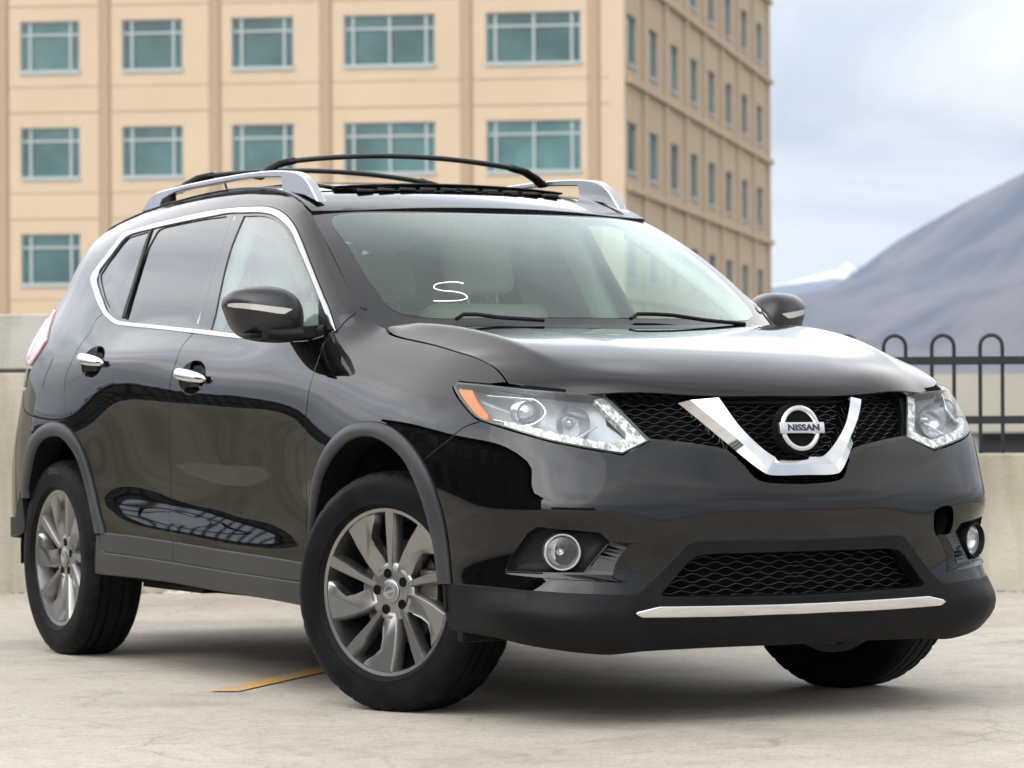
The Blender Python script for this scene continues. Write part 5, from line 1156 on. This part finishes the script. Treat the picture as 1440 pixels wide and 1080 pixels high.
# crumbs of broken concrete at the foot of the wall
mat('rubble_pale', (.62, .60, .56), .9); mat('rubble_dark', (.22, .21, .19), .9)
def stone(name, t, n, r, sx, mt):
    bm = bmesh.new(); bmesh.ops.create_icosphere(bm, subdivisions=2, radius=1)
    for v in bm.verts:
        k = 1 + .35 * math.sin(7 * v.co.x + 3 * v.co.y + t * 9) * math.cos(5 * v.co.z + 4 * v.co.x); v.co = Vector((v.co.x * r * sx * k, v.co.y * r * k, max(-.2, v.co.z) * r * .8 * k))
    me = bpy.data.meshes.new(name); bm.to_mesh(me); bm.free(); o = link(name, me, mt); o.location = wp(t, n, r * .12); o.rotation_euler = (0, 0, t * 5); return o
for t, n, r, sx in ((.93, .10, .020, 2.2), (1.0, .07, .016, 1.4), (.86, .09, .014, 1.8)): tag(stone('rubble', t, n, r, sx, 'rubble_pale'), 'pale crumb of broken concrete at the wall foot under the car', 'rubble', 'concrete crumbs at the wall foot')
b = MB()
for k in range(260):
    t = rng.uniform(-.4, 5.6); n = abs(rng.normal(0, .05)) + .005; r = rng.uniform(.003, .009); p = wp(t, n, r * .4)
    b.box((-r * rng.uniform(1, 2.4), -r, -r * .5), (r, r, r * .6), Matrix.Translation(p) @ Matrix.Rotation(rng.uniform(0, 3), 4, 'Z'))
o = b.build('grit', 'rubble_dark'); o['kind'] = 'stuff'

# ---------------------------------------------------------------- tan office building
mat('facade_tan', (0.467, 0.349, 0.236), .8); noise_col(MATS['facade_tan'], (0.455, 0.340, 0.227), (0.483, 0.364, 0.247), .25, 6)
mat('facade_groove', (.335, .24, .158), .85); mat('facade_side', (0.462, 0.350, 0.238), .8)
mat('frame_white', (.30, .335, .325), .5)
mat('pane_teal', (.035, .12, .115), .10, spec=.5); noise_col(MATS['pane_teal'], (.022, .070, .070), (.052, .135, .132), .45, 4, .38, .62)
def per_object(m, lo, hi):
    nt = m.node_tree; src = bsdf(m).inputs['Base Color'].links[0].from_socket; oi = nt.nodes.new('ShaderNodeObjectInfo'); r = nt.nodes.new('ShaderNodeMapRange'); r.inputs[3].default_value = lo; r.inputs[4].default_value = hi
    nt.links.new(oi.outputs['Random'], r.inputs[0]); x = nt.nodes.new('ShaderNodeVectorMath'); x.operation = 'SCALE'; nt.links.new(src, x.inputs[0]); nt.links.new(r.outputs[0], x.inputs['Scale']); nt.links.new(x.outputs[0], bsdf(m).inputs['Base Color'])
per_object(MATS['pane_teal'], .5, 1.2)
mat('roof_red', (.30, .17, .11), .8)
BC = Vector((*far_pt(4.23, 124.4)[:2], 0)); 
UF = (RT * -.992 + FW * .123).normalized(); US = (RT * .196 + FW * .981).normalized(); GZ = -9.0; BH = 27.3
bld = empty('office_building', (BC.x, BC.y, GZ)); tag(bld, 'tan office building with teal windows rising behind the black car', 'building')
def bp(u, d, o, z): return BC + d * u + o + Vector((0, 0, z))
NF = -(US - UF * US.dot(UF)).normalized(); NS = -(UF - US * UF.dot(US)).normalized()        # outward normals of the front and side
rows = [-4.65, -.6, 3.45, 7.5, 11.55, 15.6, 19.65, 23.7]; WH = 1.92
fwin = [(1.59, 5.18, 1), (7.09, 10.58, 1), (12.48, 14.88, 0), (16.75, 19.12, 0), (20.75, 23.08, 0), (25.0, 27.4, 0)]
swin = [(c - 1.1, c + 1.1, 0) for c in (1.85, 7.2, 12.8, 18.4, 23.9, 29.6, 35.4, 41.2)]
def quadbox(b, u0, u1, z0, z1, d, n, t0, t1):
    P = [bp(u, d, n * t, z) for t in (t0, t1) for u, z in ((u0, z0), (u1, z0), (u1, z1), (u0, z1))]
    b.add(P, [[0, 1, 2, 3], [4, 5, 6, 7], [0, 1, 5, 4], [1, 2, 6, 5], [2, 3, 7, 6], [3, 0, 4, 7]])
def facade(b, wins, d, n, u0, u1):
    us = [u0] + [x for w in wins for x in w[:2]] + [u1]
    for i in range(0, len(us), 2): quadbox(b, us[i], us[i + 1], GZ, BH, d, n, -.5, 0)
    for w in wins:
        zz = [GZ] + [q for r in rows for q in (r - WH, r)] + [BH]
        for i in range(0, len(zz), 2): quadbox(b, w[0], w[1], zz[i], zz[i + 1], d, n, -.5, 0)
b = MB(); facade(b, fwin, UF, NF, .55, 30.0); part('front_wall', b, 'facade_tan', bld)
b = MB(); facade(b, swin, US, NS, .55, 45.4); part('side_wall', b, 'facade_side', bld)
b = MB(); P = [bp(0, UF, Vector(), 0)]
quadbox(b, -.02, .55, GZ, BH, UF, NF, -.5, .02); quadbox(b, .0, .55, GZ, BH, US, NS, -.55, .02); part('corner_pier', b, 'facade_tan', bld)
b = MB(); inner = [bp(.5, UF, US * .5, 0), bp(30, UF, US * .5, 0), bp(30, UF, US * 45, 0), bp(.5, UF, US * 45, 0)]
b.add([p + Vector((0, 0, z)) for z in (GZ, BH - .1) for p in inner], [[0, 1, 2, 3], [4, 5, 6, 7], [0, 1, 5, 4], [1, 2, 6, 5], [2, 3, 7, 6], [3, 0, 4, 7]]); part('core', b, 'joint_dark', bld)
b = MB(); quadbox(b, -.5, 45.9, BH, BH + .7, US, NS, -31, .6); part('roof', b, 'roof_red', bld)
# pilaster grooves and floor joints
for k, u in enumerate((.95, 5.75, 11.1, 15.35, 19.62, 23.6, 28.0)):
    b = MB(); quadbox(b, u, u + .30, GZ, BH, UF, NF, 0.002, .06); quadbox(b, u + .34, u + .42, GZ, BH, UF, NF, .002, .012); quadbox(b, u - .08, u, GZ, BH, UF, NF, .002, .012)
    b.cur = 0; o = part('pilaster', b, ['facade_groove'], bld)
for u in (4.5, 10.0, 15.6, 21.1, 26.7, 32.5, 38.3, 44.2):
    b = MB(); quadbox(b, u - .3, u + .3, GZ, BH, US, NS, .002, .14); part('pilaster', b, 'facade_side', bld)
for r in rows:
    b = MB(); quadbox(b, .5, 30, r - WH - .60, r - WH - .56, UF, NF, .002, .012); quadbox(b, .5, 30, r + .56, r + .595, UF, NF, .002, .02); part('joint_line', b, 'facade_groove', bld)
    b = MB(); quadbox(b, .3, 45.4, r - WH - .75, r - WH - .5, US, NS, .002, .20); part('sill_band', b, 'facade_side', bld)
def window(w, r, d, n, simple):
    f = MB(); u0, u1, wide = w; z0, z1 = r - WH, r; t = .055
    quadbox(f, u0, u1, z0 - .10, z0 + t, d, n, -.20, .06)
    quadbox(f, u0, u1, z1 - t, z1, d, n, -.2, -.06); quadbox(f, u0, u0 + t, z0 + t, z1 - t, d, n, -.2, -.06); quadbox(f, u1 - t, u1, z0 + t, z1 - t, d, n, -.2, -.06)
    if not simple:
        tz = z1 - .27 * WH; e = .36 if wide else .38; m = .05
        for u in [u0 + e, u1 - e] + ([(u0 + u1) / 2] if wide else []): quadbox(f, u - m, u + m, z0 + t, z1 - t, d, n, -.2, -.07)
        quadbox(f, u0 + t, u1 - t, tz - .045, tz + .045, d, n, -.2, -.075)
    o = part('window', f, 'frame_white', bld)
    p = MB(); quadbox(p, u0 + .02, u1 - .02, z0 + .02, z1 - .02, d, n, -.19, -.15); q = p.build('pane', 'pane_teal'); q.parent = o
for r in rows[3:7]:
    for w in fwin[:6]: window(w, r, UF, NF, 0)
for r in rows[2:]:
    for w in swin: window(w, r, US, NS, 1)

# ---------------------------------------------------------------- low pale building beyond the railing
mat('pale_wall', (0.350, 0.322, 0.266), .85); noise_col(MATS['pale_wall'], (0.315, 0.287, 0.231), (0.378, 0.350, 0.294), .3, 5)
mat('dark_band', (.03, .03, .032), .5)
shed = empty('warehouse', far_pt(9, 62, GZ)); tag(shed, 'long low cream building seen between the railing bars at the right', 'building')
sM = frame_m(far_pt(2.0, 60, 0), (RT * .995 + FW * .1).normalized(), (FW * .995 - RT * .1).normalized(), (0, 0, 1))
b = MB(); b.box((0, 0, .36), (40, 20, 1.42), sM); part('upper_wall', b, 'pale_wall', shed)
b = MB(); b.box((.3, .6, -2.2), (40, 20, .36), sM); part('lower_band', b, 'dark_band', shed)  # plain dark band set back under the upper wall
b = MB(); b.box((0, .1, GZ), (40, 20, -2.2), sM)
for k in range(14): b.box((k * 2.9 + .4, .2, -2.2), (k * 2.9 + .75, .58, .36), sM)
part('lower_wall', b, 'pale_wall', shed)

# ---------------------------------------------------------------- mountains
def ridge_mesh(name, prof, d0, d1, z_noise, mt, seed, nx=260, ny=46):
    r_ = np.random.default_rng(seed); ph = r_.uniform(0, 6.28, (9, 2)); V = []; xs_ = np.linspace(prof[0][0], prof[-1][0], nx)
    H = np.interp(xs_, [p[0] for p in prof], [p[1] for p in prof])
    for j in range(ny):
        t = j / (ny - 1); dep = d0 + (d1 - d0) * t; p = math.sin(min(1, t / .62) * math.pi / 2) ** 1.25 if t < .62 else 1 - .4 * ((t - .62) / .38) ** 2
        for i, x in enumerate(xs_):
            n = sum((1 - 2 * abs(math.sin(x / d0 * f_ * 3.2 + ph[k][0] + t * f_ * .9 + .7 * math.sin(x / d0 * 5 + k)))) * (.6 + .4 * math.cos(t * f_ * 1.1 + ph[k][1])) * 2.2 / f_ for k, f_ in enumerate((2, 3.3, 5, 8, 13, 21, 34, 55))); n = min(.15, n - .35)
            V.append(far_pt(x * (1 + .25 * (t - .62) * 0), dep, max(-9, H[i] * p + n * z_noise * (1 - .8 * max(0, 1 - abs(t - .62) / .12)) * min(1, t * 4) - 9 * (1 - t))))
    F = [[j * nx + i, j * nx + i + 1, (j + 1) * nx + i + 1, (j + 1) * nx + i] for j in range(ny - 1) for i in range(nx - 1)]
    return structure(link(name, mesh_from(name, V, F, True), mt))
k5 = 6000 / 4697.5; px = lambda x, y: ((x - 720) * k5, (567 - y) * k5)
mat('mountain', (.10, .085, .08), .95); noise_col(MATS['mountain'], (.012, .022, .040), (.085, .073, .074), .0045, 12, .40, .60)
mat('snow_mountain', (.5, .52, .56), .95)
def snow(m):
    nt = m.node_tree; n = nt.nodes.new('ShaderNodeTexNoise'); n.inputs['Scale'].default_value = .0026; n.inputs['Detail'].default_value = 8; t = nt.nodes.new('ShaderNodeTexCoord'); nt.links.new(t.outputs['Object'], n.inputs[0])
    r = nt.nodes.new('ShaderNodeValToRGB'); r.color_ramp.elements[0].position = .48; r.color_ramp.elements[0].color = (.09, .11, .15, 1); r.color_ramp.elements[1].position = .56; r.color_ramp.elements[1].color = (.85, .86, .88, 1); nt.links.new(n.outputs[0], r.inputs[0]); nt.links.new(r.outputs[0], bsdf(m).inputs['Base Color'])
snow(MATS['snow_mountain'])
ridge_mesh('mountain', [px(-900, 470), px(200, 440), px(800, 420), px(1060, 402), px(1110, 398), px(1170, 390), px(1220, 369), px(1260, 348), px(1300, 325), px(1330, 304), px(1365, 286), px(1400, 266), px(1440, 246), px(1520, 205), px(1700, 150), px(2100, 110)], 2400, 8200, 55, 'mountain', 5, 420, 70)
k9 = 9000 / 4697.5; pf = lambda x, y: ((x - 720) * k9, (567 - y) * k9)
ridge_mesh('snow_mountain', [pf(700, 410), pf(1000, 404), pf(1080, 394), pf(1120, 388), pf(1160, 378), pf(1180, 372), pf(1196, 371), pf(1207, 358), pf(1216, 368), pf(1235, 372), pf(1300, 385), pf(1500, 395)], 8300, 9900, 18, 'snow_mountain', 9, 200, 24)

# ---------------------------------------------------------------- buildings behind and beside the photographer, which the paint and chrome mirror
mat('dark_cladding', (.045, .042, .040), .6); noise_col(MATS['dark_cladding'], (.038, .036, .034), (.055, .052, .05), .6, 4)
mat('dark_glass', (.008, .009, .010), .06, spec=.8)
tower = empty('stair_tower', (-3, -19, 0)); tag(tower, 'dark stair tower standing beside the deck, mirrored in the front fender', 'building')
b = MB(); b.box((-27, -24, -9), (9.0, -16.5, 7.2)); part('wall', b, 'dark_cladding', tower)
b = MB(); b.box((-27.5, -24.4, 7.2), (9.5, -16.0, 7.7)); part('roof', b, 'dark_void', tower)
for k in range(11):
    for z in (.8, 4.0):
        b = MB(); b.box((-25.6 + 3.1 * k, -16.52, z), (-24.0 + 3.1 * k, -16.42, z + 2.1)); part('window', b, 'dark_glass', tower)
b = MB(); b.box((-95, -70, -9), (-44, -20, 2.2)); b.box((-80, -50, 2.2), (-66, -36, 3.6)); o = b.build('roofscape', 'dark_cladding'); tag(o, 'dark flat roofed block far beyond the railing, mirrored in the door panels', 'building')
back = empty('hotel', (62, 40, -9)); tag(back, 'pale many windowed block far behind the photographer, mirrored in the front chrome', 'building')
bM = frame_m(FW * -72 + Vector((CAM.x, CAM.y, 0)), RT, FW, (0, 0, 1))
b = MB(); b.box((-34, -14, -9), (26, 0, 9.5), bM); part('wall', b, 'pale_wall', back)
for r in range(4):
    for k in range(18):
        b = MB(); b.box((-32 + k * 3.2, -.02, -3 + r * 3.1), (-30.2 + k * 3.2, .06, -1.4 + r * 3.1), bM); part('window', b, 'dark_glass', back)

# ---------------------------------------------------------------- air between here and the mountains
hz = MB(); hz.box((-11500, -11500, -10), (11500, 11500, 620)); ho = hz.build('haze', None); ho['kind'] = 'stuff'
hm = bpy.data.materials.new('haze'); hm.use_nodes = True; hm.node_tree.nodes.clear(); ho.data.materials.append(hm)
hv = hm.node_tree.nodes.new('ShaderNodeVolumePrincipled'); hv.inputs['Color'].default_value = (.66, .78, 1.0, 1); hv.inputs['Density'].default_value = .56e-4; hv.inputs['Anisotropy'].default_value = .1
hq = hm.node_tree.nodes.new('ShaderNodeOutputMaterial'); hm.node_tree.links.new(hv.outputs[0], hq.inputs['Volume'])
